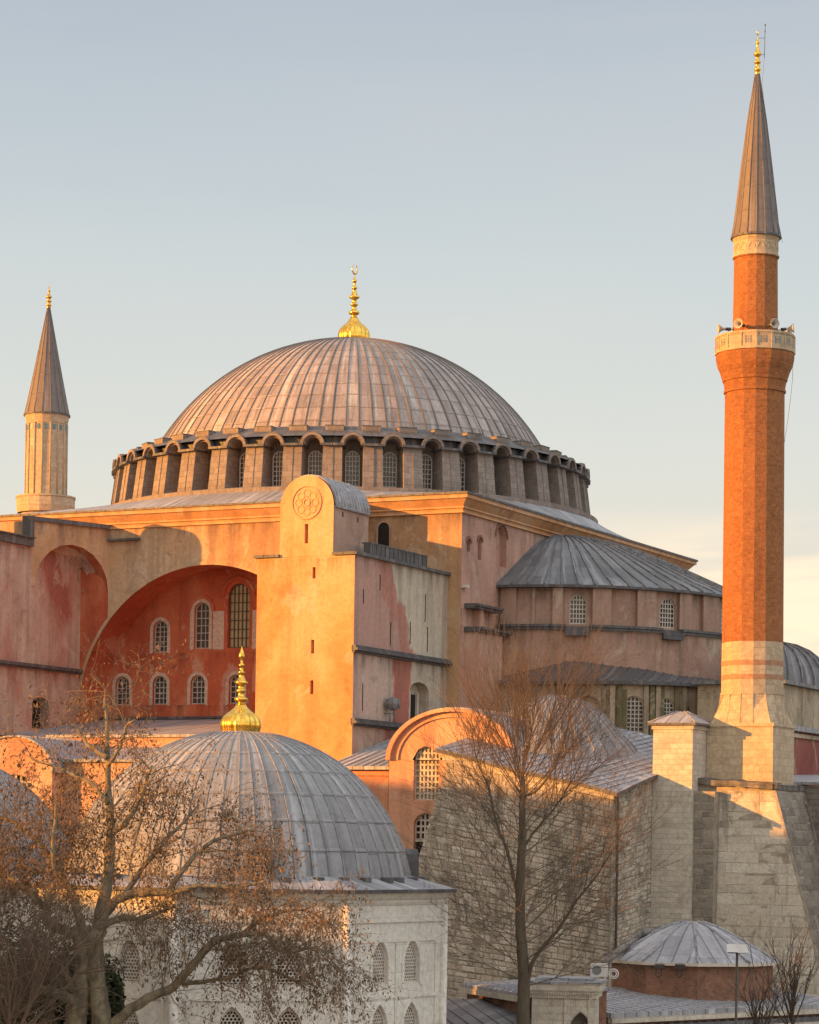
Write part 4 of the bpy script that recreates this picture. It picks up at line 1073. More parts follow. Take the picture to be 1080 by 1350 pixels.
def stonework(mb, f, s0, s1, z0, z1, hr, wr, proud, rng, mat=0, gap=.02, rough=.15):
    """separately cut stones standing a little proud of a mortar wall; s0 and s1 may be functions of height"""
    z = z0
    while z < z1 - .08:
        h = min(rng.uniform(*hr), z1 - z)
        a, b = (s0(z) if callable(s0) else s0), (s1(z) if callable(s1) else s1)
        s = a - rng.uniform(0, wr[0])
        while s < b - .05:
            wd = rng.uniform(*wr); p, q = max(s, a), min(s + wd, b)
            if q - p > .12:
                d = rng.uniform(*proud); g_ = gap * rng.uniform(.6, 1.6); j = lambda: rng.uniform(-.35, .35) * gap * 1.5
                hh = h if rng.random() > rough else h * .82
                qb, qt = (min(q, s1(z)), min(q, s1(z + hh))) if callable(s1) and q >= b - .3 else (q, q)
                pb, pt_ = (max(p, s0(z)), max(p, s0(z + hh))) if callable(s0) and p <= a + .3 else (p, p)
                P = [(pb + g_ + j(), z + g_ + j()), (qb - g_ + j(), z + g_ + j()), (qt - g_ + j(), z + hh - g_ + j()), (pt_ + g_ + j(), z + hh - g_ + j())]
                cx_, cz_ = (p + q) / 2, z + hh / 2; e = .03
                I = [(x + (e if x < cx_ else -e), y + (e if y < cz_ else -e)) for x, y in P]
                dv = [d + rng.uniform(-.012, .012) for _ in range(4)]
                vs = [f(x, -.03, y) for x, y in P] + [f(x, d * .55, y) for x, y in P] + [f(x, dd, y) for (x, y), dd in zip(I, dv)]
                fs_ = [(8, 9, 10, 11)] + [(k, (k + 1) % 4, 4 + (k + 1) % 4, 4 + k) for k in range(4)] + [(4 + k, 4 + (k + 1) % 4, 8 + (k + 1) % 4, 8 + k) for k in range(4)]
                u = (rng.random() * 50, rng.random() * 50)
                mb.add(vs, fs_, mat, [[u] * 4] * len(fs_))
            s += wd
        z += h


# ================================================================== great stone buttress with the sloping lead roof
random.seed(11)
sb = thing('stone_buttress', (34, -35, 0), 'massive weathered stone block with battered side and sloping lead roof, behind the tall bare tree', 'buttress')
ZR = lambda x, y: 22.85 - .216 * (x - 28.6) + .19 * (y + 42)
mb = MB()
XL, XR, YF, YB = 28.4, 38.9, -42.0, -27.0
tl, tr = ZR(29.1, YF) - .12, ZR(XR, YF) - .12
bl, dep = 29.1 - .30 * tl, 0
nz = 10
for k in range(nz):                           # battered south face in courses
    t0_, t1_ = k / nz, (k + 1) / nz
    P = lambda t: (Vector((bl + (29.1 - bl) * t, YF - .5 * (1 - t), tl * t)), Vector((XR, YF - .5 * (1 - t), tr * t)))
    (a, b), (c_, d_) = P(t0_), P(t1_)
    mb.quad(a, b, d_, c_, 0)
mb.quad((bl, YF - .5, 0), (29.1, YF, tl), (29.1, YB, ZR(29.1, YB)), (bl, YB, 0), 0)
mb.quad((XR, YF - .5, 0), (XR, -36.3, 0), (XR, -36.3, ZR(XR, -36.3) - .1), (XR, YF, tr), 1)
mb.quad((XR, -36.3, 0), (XR, YB, 0), (XR, YB, ZR(XR, YB) - .1), (XR, -36.3, ZR(XR, -36.3) - .1), 1)
mb.quad((bl, YB, 0), (XR, YB, 0), (XR, YB, ZR(XR, YB)), (29.1, YB, ZR(29.1, YB)), 0)
# dressed strip under the verge
mb.hexa([(28.5, YF - .14, tl - .42), (XR + .05, YF - .14, tr - .42), (XR + .05, YF + .1, tr - .42), (28.5, YF + .1, tl - .42), (28.5, YF - .14, tl + .1), (XR + .05, YF - .14, tr + .0), (XR + .05, YF + .1, tr), (28.5, YF + .1, tl + .1)], 2)
# corner quoins on the right edge, and a buttress strip
rs = random.Random(77)
fS = lambda s, d, z: Vector((s, YF - .5 * (1 - z / 22.3) - d, z))
zt_ = lambda s: ZR(s, YF) - .52
fSt = lambda s, d, z: fS(s, d, z * (zt_(s) / zt_(33)))          # courses follow the falling verge
stonework(mb, fSt, lambda z: bl + (29.1 - bl) * z / tl + .05, XR - .02, 4.0, zt_(33), (.20, .40), (.28, .85), (.005, .07), rs, 3, .018, .2)
fEs = lambda s, d, z: Vector((XR + d, s, z))
fEs2 = lambda s, d, z: fEs(s, d, z * (ZR(XR, s) - .2) / 21.2)
stonework(mb, fEs2, YF + .02, -36.32, 4.0, 21.2, (.18, .36), (.22, .65), (.005, .08), rs, 3, .02, .25)
mb.build('masonry', [M['mortar'], M['mortar'], M['stone_fine'], M['units_rubble']], sb)
mb = MB(); mb.tube([(XR + .12, YF + .25, ZR(XR, YF) - .35), (XR + .16, YF + .25, 20), (XR + .15, YF + .25, 6)], .07, 6)
for z in (19, 16.5, 14, 11.5):
    mb.tube([(XR + .16, YF + .25, z), (XR + .16, YF + .25, z + .12)], .10, 6)
mb.build('rain_pipe', M['iron'], sb)
mb = MB()
NXS, NYS = 14, 10
x0, x1, y0, y1 = 28.1, XR + .35, YF - .35, YB
grid = [[Vector((x0 + (x1 - x0) * i / NXS, y0 + (y1 - y0) * j / NYS, 0)) for i in range(NXS + 1)] for j in range(NYS + 1)]
for row in grid:
    for p in row:
        p.z = ZR(p.x, p.y) + .05 * sin(p.x * .9) * sin(p.y * .7)
for j in range(NYS):
    for i in range(NXS):
        mb.quad(grid[j][i], grid[j][i + 1], grid[j + 1][i + 1], grid[j + 1][i], 0)
rim = [grid[0][i] for i in range(NXS + 1)] + [grid[j][NXS] for j in range(1, NYS + 1)] + [grid[NYS][i] for i in range(NXS - 1, -1, -1)] + [grid[j][0] for j in range(NYS - 1, -1, -1)]
for p, q in zip(rim[:-1], rim[1:]):
    mb.quad(p - UP * .22, q - UP * .22, q, p, 1)
for k in range(20):                           # standing seams run down the slope from the north
    x = x0 + (x1 - x0) * (k + .5) / 20
    pts = [Vector((x + .35 * t * 6, y0 + (y1 - y0) * t, 0)) for t in (0, .25, .5, .75, 1)]
    pts = [p for p in pts if p.x < x1]
    for p in pts:
        p.z = ZR(p.x, p.y) + .05 * sin(p.x * .9) * sin(p.y * .7) + .02
    if len(pts) > 1:
        mb.tube(pts, .045, 4, 0)
mb.build('lead_roof', [M['lead'], M['leaddk']], sb)
mb = MB()                                     # low lead dome with a flared skirt
dc = (31.5, -33.0)
pd = [(6.2, 22.2), (5.9, 23.0), (5.4, 23.5), (4.8, 23.95), (4.15, 24.55), (3.4, 25.25), (2.5, 25.85), (1.5, 26.2), (.6, 26.34), (.02, 26.36)]
pd = [(r * .84, z) for r, z in pd]
mb.lathe(pd, 72, dc, nu=36, tier=1.6); mb.ribs(pd[1:-1], 36, .035, .06, dc)
mb.build('lead_dome', M['lead_tomb'], sb)

# ================================================================== stone pier, connecting wall, minaret
pr_ = thing('stone_pier', (40, -35, 0), 'tall square limestone pier with a low lead hip cap, left of the brick minaret', 'pier')
mb = MB(); mb.box(38.93, 41.3, -36.3, -33.6, 0, 24.35); mb.box(38.85, 41.38, -36.38, -33.6, 24.2, 24.42); mb.build('shaft', M['stone_fine'], pr_)
mb = MB()
e0 = [(38.7, -36.55), (41.55, -36.55), (41.55, -33.2), (38.7, -33.2)]
mb.frust(e0, 24.42, e0, 24.55, 1); mb.frust(e0, 24.55, [(39.9, -35.0), (40.3, -35.0), (40.3, -34.6), (39.9, -34.6)], 25.25, 0, True)
for p, q in zip(e0, [(39.9, -35.0), (40.3, -35.0), (40.3, -34.6), (39.9, -34.6)]):
    mb.tube([(*p, 24.57), (*q, 25.27)], .05, 5, 0)
mb.build('lead_cap', [M['lead'], M['leaddk']], pr_)

MC = Vector((43.35, -32.2, 0))
mi = thing('minaret', (MC.x, MC.y, 0), 'tall orange brick minaret with pointed lead cone and one stone balcony', 'minaret')
mc = (MC.x, MC.y)
ang = math.atan2(CAM.y - MC.y, CAM.x - MC.x) + R(1.4)
G = lambda r: octo(mc, r, ang, 16)
mb = MB()
mb.box(41.45, 45.25, -34.1, -30.3, 0, 24.55, 0); mb.box(41.38, 45.32, -34.17, -30.23, 24.45, 24.62, 0)
mb.box(41.3, 41.9, -34.12, -33.2, 0, 24.4, 0)
sqp = []
for i in range(16):
    a = ang + 2 * PI * i / 16; k = 1.9 / max(abs(cos(a)), abs(sin(a))); sqp.append((mc[0] + k * cos(a), mc[1] + k * sin(a)))
mid = [(p[0] * .45 + q[0] * .55 , p[1] * .45 + q[1] * .55) for p, q in zip(sqp, G(1.78))]
mb.frust(sqp, 24.62, mid, 25.35, 0); mb.frust(mid, 25.35, G(1.78), 26.3, 0)
for k in range(16):                           # triangular folds of the transition
    p, q = sqp[k], G(1.80)[k]
    mb.tube([(*p, 24.62), (*mid[k], 25.36), (*q, 26.35)], .022, 4, 0)
mb.frust(G(1.82), 26.3, G(1.82), 26.42, 0); mb.frust(G(1.77), 26.42, G(1.75), 29.3, 0)
for z in (27.15, 27.95):
    mb.frust(G(1.775), z, G(1.772), z + .28, 1)
mb.build('stone_foot', [M['minst'], M['minband']], mi)
mb = MB()
mb.frust(G(1.745), 29.3, G(1.70), 43.6)
for (ra, za), (rb, zb) in zip([(1.70, 43.6), (1.78, 43.6), (1.78, 43.75), (1.72, 43.8), (1.80, 44.25), (1.85, 44.25), (1.87, 44.4), (1.98, 44.75), (2.12, 45.05), (2.2, 45.35), (2.24, 45.6)],
                              [(1.78, 43.6), (1.78, 43.75), (1.72, 43.8), (1.80, 44.25), (1.85, 44.25), (1.87, 44.4), (1.98, 44.75), (2.12, 45.05), (2.2, 45.35), (2.24, 45.6), (2.24, 45.85)]):
    mb.frust(G(ra), za, G(rb), zb)
mb.frust(G(1.30), 45.85, G(1.24), 51.4); mb.prism(G(1.30), 51.3, 51.42)
mb.build('brick_shaft', M['brick'], mi)
mb = MB()
mb.prism(G(2.30), 45.82, 45.95)
for r_, z0, z1 in ((2.25, 45.95, 46.72), (2.29, 46.72, 46.84)):
    a, b = G(r_), G(r_ - .16)
    mb.frust(a, z0, a, z1); mb.frust(b, z0, b, z1)
    for i in range(16):
        j = (i + 1) % 16
        mb.quad((*a[i], z1), (*a[j], z1), (*b[j], z1), (*b[i], z1))
gg = G(2.25)
for i in range(16):
    f_ = FP(gg[i], gg[(i + 1) % 16]); L_ = math.dist(gg[i], gg[(i + 1) % 16])
    mb.fbox(f_, 0, .06, -.02, .04, 45.95, 46.72)
    for (x0_, x1_, z0, z1) in ((.24, .34, 46.12, 46.55), (.54, .64, 46.12, 46.55), (.34, .54, 46.29, 46.38), (.40, .48, 46.16, 46.24), (.40, .48, 46.44, 46.52)):
        mb.fbox(f_, x0_, x1_, -.05, .006, z0, z1, 1)
mb.build('balcony', [M['minst'], M['greyplastic']], mi)
mb = MB()
mb.frust(G(1.27), 51.38, G(1.27), 52.45); mb.frust(G(1.34), 51.36, G(1.34), 51.46, 0, True); mb.frust(G(1.27), 52.2, G(1.37), 52.5)
for i in range(16):
    gi = G(1.275); f_ = FP(gi[i], gi[(i + 1) % 16])
    pts = [f_(.25 + .17 * cos(PI * t / 8), .0, 51.75 + .3 * sin(PI * t / 8)) for t in range(9)]; mb.tube(pts, .025, 4, 0)
mb.build('stone_collar', M['minst'], mi)
mb = MB()
mb.prism(G(1.46), 52.46, 52.58, 1)
mb.lathe([(1.40, 52.58), (1.28, 53.2), (.92, 56.3), (.55, 59.2), (.12, 61.95)], 16, mc, ang, ang + 2 * PI, nu=16, tier=1.45, smooth=False)
for i in range(16):
    a = ang + 2 * PI * i / 16
    mb.tube([(mc[0] + r * cos(a), mc[1] + r * sin(a), z) for r, z in ((1.40, 52.58), (1.28, 53.2), (.92, 56.3), (.55, 59.2), (.12, 61.95))], .03, 4, 0)
mb.build('cone_roof', [M['leadcone'], M['leaddk']], mi)
finial('finial', mi, mc, 61.9, 2.55, .17, False)
mi.rotation_euler = Matrix.Rotation(R(-.42), 3, FW).to_euler(); mi.location = MC + RT * .20   # the old shaft leans a little

mb = MB()                                     # lightning rod beside the finial
p0 = at(1009, 34, 147.8); p1 = at(1008, 76, 147.8)
mb.tube([p1, p0], .018, 6); mb.tube([p0 + UP * .0, p0 + UP * .12], [.035, .03], 6); mb.tube([p0 - UP * .35, p0 - UP * .27], .035, 6)
for y in (50, 72):
    q = at(1008.5, y, 147.8); mb.tube([q, at(999, y, 147.8)], .014, 5)
cb = [at(x, y, 147.5) for x, y in ((1008, 76), (1005, 110), (1012, 180), (1026, 290), (1032, 320))]
mb.tube(cb, .008, 4)
mb.build('lightning_rod', M['iron'], loc=p1, label='thin dark lightning rod clamped to the gold finial of the brick minaret', cat='lightning rod')
mb = MB(); cb = [at(x, y, 146.5) for x, y in ((1046, 470), (1045, 500), (1042, 530), (1038, 560), (1034, 585))]
mb.tube(cb, .012, 4); mb.build('hanging_cable', M['iron'], loc=cb[0], label='thin dark cable hanging from the minaret balcony down its right side', cat='cable')


def horn(a_deg, label, tilt=0.0, zoff=0.0):
    a = math.atan2(CAM.y - MC.y, CAM.x - MC.x) + R(a_deg); e = Vector((cos(a), sin(a), tilt)).normalized()
    p = Vector((mc[0], mc[1], 47.25 + zoff)) - RT * .13 + Vector((cos(a), sin(a), 0)) * 1.72
    th = thing('loudspeaker', tuple(p), label, 'loudspeaker', 'loudspeakers round the minaret balcony')
    mb = MB()
    r_ = [(0.0, .06), (.10, .07), (.2, .10), (.32, .17), (.42, .26), (.45, .29), (.44, .26), (.3, .12)]
    vs, fs_ = [], []; u = e.orthogonal().normalized(); v = e.cross(u); n = 16
    for d_, r in r_:
        for k in range(n):
            t = 2 * PI * k / n; vs.append(p + e * d_ + u * (r * cos(t)) + v * (r * sin(t)))
    for i in range(len(r_) - 1):
        for k in range(n):
            fs_.append((i * n + k, i * n + (k + 1) % n, (i + 1) * n + (k + 1) % n, (i + 1) * n + k))
    mb.add(vs, fs_, 0, None, True); mb.build('horn', M['horn'], th)
    mb = MB(); mb.tube([p - e * .28, p + e * .02], [.10, .09], 10); mb.tube([p - e * .1, p - e * .55 - UP * .0], .025, 6); mb.tube([p - e * .15, p - e * .2 - UP * .5], .02, 5)
    mb.build('driver', M['iron'], th)


horn(-78, 'horn loudspeaker pointing left from the minaret above its balcony'); horn(-27, 'pale horn loudspeaker on the sunlit front of the minaret')
horn(30, 'pale horn loudspeaker facing front on the shaded side of the minaret'); horn(84, 'horn loudspeaker pointing right from the minaret above its balcony', .1)
horn(62, 'small low horn loudspeaker near the right rim of the minaret balcony', -.1, -.35)

# plinth wall below the minaret: big ashlar, battered to the right, blackened side
pw = thing('plinth_wall', (43.5, -33, 0), 'big ashlar retaining wall under the minaret with a mossy coping and a blackened sloping right side', 'wall')
mb = MB()
T = [(41.32, -35.2), (45.75, -35.2), (45.75, -20.0), (41.32, -20.0)]
Bt = [(41.32, -36.1), (52.0, -36.1), (52.0, -20.0), (41.32, -20.0)]
V = [Vector((*p, 0)) for p in Bt] + [Vector((*p, 21.2)) for p in T]
nz = 6
for k in range(nz):
    a, b = k / nz, (k + 1) / nz
    q = [V[i].lerp(V[i + 4], a) for i in range(4)]; q2 = [V[i].lerp(V[i + 4], b) for i in range(4)]
    mb.quad(q[0], q[1], q2[1], q2[0], 0); mb.quad(q[1], q[2], q2[2], q2[1], 1); mb.quad(q[3], q[0], q2[0], q2[3], 0)
mb.quad(V[4], V[5], V[6], V[7], 1)
mb.box(41.31, 42.55, -35.95, -35.0, 0, 20.7, 1)
rs = random.Random(78)
fW = lambda s, d, z: Vector((s, -36.1 + .9 * z / 21.2 - d, z))
stonework(mb, fW, 42.58, lambda z: 52.0 - 6.25 * (z + .4) / 21.2, 4, 20.75, (.40, .66), (.7, 1.9), (.004, .022), rs, 2, .008, .03)
fWe = lambda s, d, z: Vector((52.0 - 6.25 * z / 21.2 + d, s, z))
stonework(mb, fWe, lambda z: -36.0 + .9 * z / 21.2, -24, 4, 20.75, (.35, .55), (.5, 1.4), (.004, .03), rs, 3, .01)
fWl = lambda s, d, z: Vector((s, -35.95 - d, z))
stonework(mb, fWl, 41.33, 42.54, 4, 20.6, (.3, .5), (.4, .9), (.004, .03), rs, 3, .01)
mb.build('masonry', [M['mortar'], M['mortar'], M['units_ashlar'], M['units_dark']], pw)
mb = MB()
cp = [Vector((41.2 + .38 * i, -35.45 + random.uniform(-.06, .06), 21.15 + .28 * (1 - i / 12) + random.uniform(-.04, .06))) for i in range(13)]
for a, b in zip(cp[:-1], cp[1:]):
    mb.hexa([a - UP * .3, b - UP * .3, b + Vector((0, 1.6, -.3)), a + Vector((0, 1.6, -.3)), a, b, b + Vector((0, 1.6, .12)), a + Vector((0, 1.6, .12))])
cp = [Vector((45.95 + random.uniform(-.05, .05), -35.4 + .9 * i, 21.15 + random.uniform(-.04, .05))) for i in range(16)]
for a, b in zip(cp[:-1], cp[1:]):
    mb.hexa([a - UP * .3, b - UP * .3, b + Vector((-1.2, 0, -.3)), a + Vector((-1.2, 0, -.3)), a, b, b + Vector((-1.2, 0, .15)), a + Vector((-1.2, 0, .15))])
mb.build('coping', M['dkstone'], pw)

# ================================================================== far minaret (behind the mosque)
FC2 = (-41.5, 19.5)
fm = thing('minaret', (*FC2, 0), 'fluted pale stone minaret with pointed lead cone rising behind the mosque roof at left', 'minaret')
ang2 = math.atan2(CAM.y - FC2[1], CAM.x - FC2[0]) + R(10)
G2 = lambda r: octo(FC2, r, ang2, 16)
mb = MB()
mb.prism(G2(2.2), 0, 46.9); mb.frust(G2(2.55), 46.6, G2(2.66), 47.2); mb.frust(G2(2.66), 47.2, G2(2.66), 47.95); mb.frust(G2(2.72), 47.95, G2(2.72), 48.1, 0, True)
mb.frust(G2(1.86), 48.1, G2(1.83), 54.6); mb.frust(G2(1.86), 54.6, G2(1.98), 55.2); mb.frust(G2(1.98), 55.2, G2(2.02), 55.4)
for p in G2(1.87):
    mb.tube([(*p, 48.1), (*p, 54.6)], .07, 5)
gi = G2(1.845)
for i in range(16):
    f_ = FP(gi[i], gi[(i + 1) % 16]); mb.fbox(f_, .22, .48, -.1, .03, 54.0, 54.45, 1)
mb.build('stone_shaft', [M['minst'], M['tile']], fm)
mb = MB()
mb.prism(G2(2.12), 55.36, 55.5, 1)
mb.lathe([(2.02, 55.5), (1.75, 56.8), (.95, 60.8), (.10, 65.25)], 16, FC2, ang2, ang2 + 2 * PI, nu=16, tier=1.9, smooth=False)
for i in range(16):
    a = ang2 + 2 * PI * i / 16
    mb.tube([(FC2[0] + r * cos(a), FC2[1] + r * sin(a), z) for r, z in ((2.02, 55.5), (1.75, 56.8), (.95, 60.8), (.10, 65.25))], .035, 4, 0)
mb.build('cone_roof', [M['leadcone'], M['leaddk']], fm)
finial('finial', fm, FC2, 65.15, 2.1, .21, False, 'golddk')

# ================================================================== the octagonal tombs in front
TCN = Vector((39.85, -84.0, 0))


def tomb(cn, ang0, rw, rd, zc, zeave, label, fin, windows=True, rmat='lead_tomb'):
    tb = thing('tomb', (cn.x, cn.y, 0), label, 'tomb'); c = (cn.x, cn.y)
    O = lambda r: octo(c, r, ang0, 8)
    pts = O(rw); mb = MB()
    zt = zeave - .55
    up = [(-1.06, 1.02, zeave - 3.55, zeave - 2.75, 'pointed'), (1.06, 1.02, zeave - 3.55, zeave - 2.75, 'pointed')]
    lo = [(-1.06, 1.02, zeave - 6.9, zeave - 5.2, 'pointed'), (1.06, 1.02, zeave - 6.9, zeave - 5.2, 'pointed')]
    L = math.dist(pts[0], pts[1]); sh = lambda ws: [(x + L / 2, w_, a, b, k) for x, w_, a, b, k in ws]
    wl = []
    for i in range(8):
        f = FP(pts[i], pts[(i + 1) % 8])
        band(mb, f, 0, L, zeave - 4.05, zt, sh(up) if windows else [], .22, 0, step=20)
        band(mb, f, 0, L, 0, zeave - 4.05, sh(lo) if windows else [], .22, 0, step=20)
        if windows:
            wl += [(f, w_, i) for w_ in sh(up) + sh(lo)]
            for z in (zeave - 1.95, zeave - 4.1):
                mb.fbox(f, .35, L - .35, -.02, .05, z, z + .12)
            mb.fbox(f, .1, L - .1, -.02, .07, zeave - 1.2, zeave - 1.08)
            for x in (.45, L / 2 - .06, L - .57):
                mb.fbox(f, x, x + .12, -.02, .045, zeave - 4.0, zeave - 1.95); mb.fbox(f, x, x + .12, -.02, .045, 1, zeave - 4.1)
            for (x, w_, a, b, k) in sh(up) + sh(lo):
                o, o2 = outline(x, w_ + .02, a - .02, b, k, 12), outline(x, w_ + .34, a - .14, b, k, 12)
                for p, q, p2, q2 in zip(o[:-1], o[1:], o2[:-1], o2[1:]):
                    mb.hexa([f(p[0], .04, p[1]), f(q[0], .04, q[1]), f(q[0], -.04, q[1]), f(p[0], -.04, p[1]), f(p2[0], .04, p2[1]), f(q2[0], .04, q2[1]), f(q2[0], -.04, q2[1]), f(p2[0], -.04, p2[1])], 0)
    for p in O(rw + .02):
        mb.tube([(*p, 0), (*p, zt)], .17, 10)
    for r0, z0, r1, z1 in ((rw + .03, zt, rw + .12, zt + .12), (rw + .12, zt + .12, rw + .15, zt + .2), (rw + .09, zt + .2, rw + .28, zt + .45), (rw + .34, zt + .45, rw + .34, zt + .55)):
        mb.frust(O(r0), z0, O(r1), z1)
    body = mb.build('walls', [M['marble']], tb)
    for f, w_, i in wl:
        a = ang0 + 2 * PI * (i + .5) / 8
        if cos(a - math.atan2(CAM.y - c[1], CAM.x - c[0])) > -.1:
            window('lattice_window', body, f, *w_, [M['lattice'], M['void']], d=-.14, fw=.07, fd=.04, hexa=.085)
    mb = MB()
    mb.frust(O(rw + .50), zeave - .08, O(rw + .52), zeave + .06, 1)
    mb.frust(O(rw + .52), zeave + .06, octo(c, rd + .12, ang0, 8), zeave + .52, 0)
    zb = zeave + .35
    pf = []
    for i in range(25):
        z = zb + (zc + rd - zb) * (1 - (1 - i / 24) ** 1.6); z = min(z, zc + rd - 1e-4)
        pf.append((max(.05, math.sqrt(max(0, rd * rd - (z - zc) ** 2))), z))
    mb.lathe(pf, 144, c, nu=60, tier=1.22, mat=2)
    mb.ribs(pf[:-2], 60, .028, .028, c, mat=2, jit=.008)
    thb = math.asin((zb - zc) / rd)
    for k in range(1, 9):
        th = thb + k * 1.22 / rd
        if th < R(84):
            mb.lathe([(rd * cos(th) + .05, zc + rd * sin(th) - .06), (rd * cos(th) + .05, zc + rd * sin(th)), (rd * cos(th + .01), zc + rd * sin(th + .01))], 144, c, nu=60, tier=1.22, mat=2)
    for k in range(40):
        a = 2 * PI * k / 40 + random.uniform(-.03, .03)
        mb.hexa([Vector((c[0], c[1], 0)) + Vector((cos(a + s) * r, sin(a + s) * r, z)) for z, dz in ((zeave + .30, 0), (zeave + .50, 0)) for r, s in ((rd + .45, -.02), (rd + .45, .02), (rd + .02, .02), (rd + .02, -.02))], 1)
    for i in range(8):
        a = ang0 + 2 * PI * (i + .5) / 8
        if windows and i % 2:                 # little dormer with a hexagon lattice
            e, t = Vector((cos(a), sin(a), 0)), Vector((-sin(a), cos(a), 0))
            fdm = lambda s, d, z, e=e, t=t: Vector((c[0], c[1], 0)) + e * d + t * s + UP * z
            n = 10; zd = zb + .75
            P = lambda q, k, d: fdm(-q * cos(PI * k / n), d, zd + q * sin(PI * k / n))
            for k in range(n):
                mb.hexa([P(.36, k, rd + .22), P(.36, k + 1, rd + .22), P(.36, k + 1, rd - .9), P(.36, k, rd - .9), P(.5, k, rd + .22), P(.5, k + 1, rd + .22), P(.5, k + 1, rd - .9), P(.5, k, rd - .9)], 1)
            for s in (-1, 1):
                mb.fbox(fdm, min(s * .36, s * .5), max(s * .36, s * .5), rd - .9, rd + .22, zb, zd, 1)
    roof = mb.build('dome', [M['lead'], M['leaddk'], M[rmat]], tb)
    if windows:
        for i in range(8):
            a = ang0 + 2 * PI * (i + .5) / 8
            if i % 2 and cos(a - math.atan2(CAM.y - c[1], CAM.x - c[0])) > .2:
                e, t = Vector((cos(a), sin(a), 0)), Vector((-sin(a), cos(a), 0))
                fdm = lambda s, d, z, e=e, t=t: Vector((c[0], c[1], 0)) + e * (rd + d) + t * s + UP * z
                window('dormer_window', roof, fdm, 0, .74, zb + .02, zb + .75, 'round', [M['lattice'], M['void']], d=.08, fw=.04, fd=.04, hexa=.095)
    if fin:
        finial('finial', tb, c, zc + rd - .06, fin, .84, spike=True)
    return tb


acam = math.atan2(CAM.y - TCN.y, CAM.x - TCN.x)
tomb(TCN, acam + R(29.1), 8.38, 7.02, 14.93, 15.72, 'white marble octagonal tomb with ribbed lead dome and gold onion finial', 3.35)
T2 = at(-85, 1178, 118)
tomb(Vector((T2.x, T2.y, 0)), acam + R(10), 7.7, 6.4, 14.9, 15.6, 'bluish lead domed tomb behind the leafy tree, cut by the left edge', 0, False)

# ================================================================== low buildings at lower right
an = at(912, 1270, 125.5)
ax = thing('domed_annex', (an.x, an.y, 0), 'low brick annex with a faceted grey lead dome, at the foot of the ashlar wall', 'annex')
aa = math.atan2(CAM.y - an.y, CAM.x - an.x)
O = lambda r: octo((an.x, an.y), r, aa + R(4), 10)
mb = MB(); mb.prism(O(4.02), 0, 11.95)
mb.build('brick_wall', M['brickdk'], ax)
mb = MB()
ks = [(4.35, 11.95), (4.32, 12.1), (3.75, 12.38), (3.0, 12.8), (2.1, 13.3), (1.2, 13.72), (.5, 13.92), (.02, 13.95)]
for (ra, za), (rb, zb) in zip(ks[:-1], ks[1:]):
    mb.frust(O(ra), za, O(rb), zb, 1 if za < 12 else 0)
for i in range(10):
    mb.tube([(O(r)[i][0], O(r)[i][1], z + .02) for r, z in ks[1:-1]], .06, 5, 0)
mb.build('lead_roof', [M['lead'], M['horn']], ax)
q = at(860, 1240, 127)
mb = MB()
for (p, r) in ((at(835, 1232, 125), .16), (at(800, 1268, 122.5), .16)):
    pass
mb.tube([at(878, 1226, 127), at(845, 1230, 126), at(818, 1252, 124), at(797, 1270, 122.5)], [.22, .24, .2, .16], 6)
mb.build('parapet_kerb', M['dkstone'], ax)


def on_z(px, py, z):
    r = ray(px, py); return CAM + r * ((z - CAM.z) / r.z)


def shed(name, label, pts_front, z, back, zb, wallm, roofm, th=.22):
    a, b = on_z(*pts_front[0], z), on_z(*pts_front[1], z)
    t = (b - a).normalized(); nb = Vector((-t.y, t.x, 0)) * back
    c_, d_ = b + nb, a + nb; c_.z = d_.z = zb
    rt = thing(name, (a.x, a.y, 0), label, 'outbuilding')
    mb = MB(); mb.hexa([a - UP * th, b - UP * th, c_ - UP * th, d_ - UP * th, a, b, c_, d_], 0)
    ln = (b - a).length; k = int(ln / .6)
    for i in range(1, k):
        p, q = a.lerp(b, i / k) + UP * .01, d_.lerp(c_, i / k) + UP * .01
        mb.tube([p, q], .035, 4, 0)
    mb.build('lead_roof', [roofm], rt)
    mb = MB(); a2, b2, c2, d2 = [p.copy() for p in (a + nb.normalized() * .25 + t * .2, b + nb.normalized() * .25 - t * .2, c_ - t * .2, d_ + t * .2)]
    lo = [Vector((p.x, p.y, 0)) for p in (a2, b2, c2, d2)]
    mb.hexa(lo + [p - UP * (th + .01) for p in (a2, b2, c2, d2)], 0)
    mb.fbox(FP(a, b), 0, ln, -.2, .06, z - th - .24, z - th - .005, 1)
    mb.build('walls', [wallm, M['stone_fine']], rt)
    return rt


shed('lead_roofed_shed', 'low shed with a flat grey lead roof in front of the brick annex', ((806, 1336), (1120, 1322)), 10.15, 7.0, 10.75, M['brickdk'], M['lead'])
shed('lead_roofed_shed', 'lower dark lead roof along the bottom right corner beneath the lamp post', ((850, 1352), (1130, 1338)), 9.55, 3.2, 9.75, M['brickdk'], M['leaddk'])
shed('lead_roofed_shed', 'low dark lead roof between the marble tomb and the tree trunk', ((560, 1353), (722, 1353)), 9.95, 7.0, 10.66, M['dkstone'], M['leaddk'])
shed('lead_roofed_shed', 'small red brick shed with a pale lead top, left of the tree trunk', ((607, 1297), (690, 1310)), 11.2, 4.0, 11.45, M['brickdk'], M['lead'], .15)

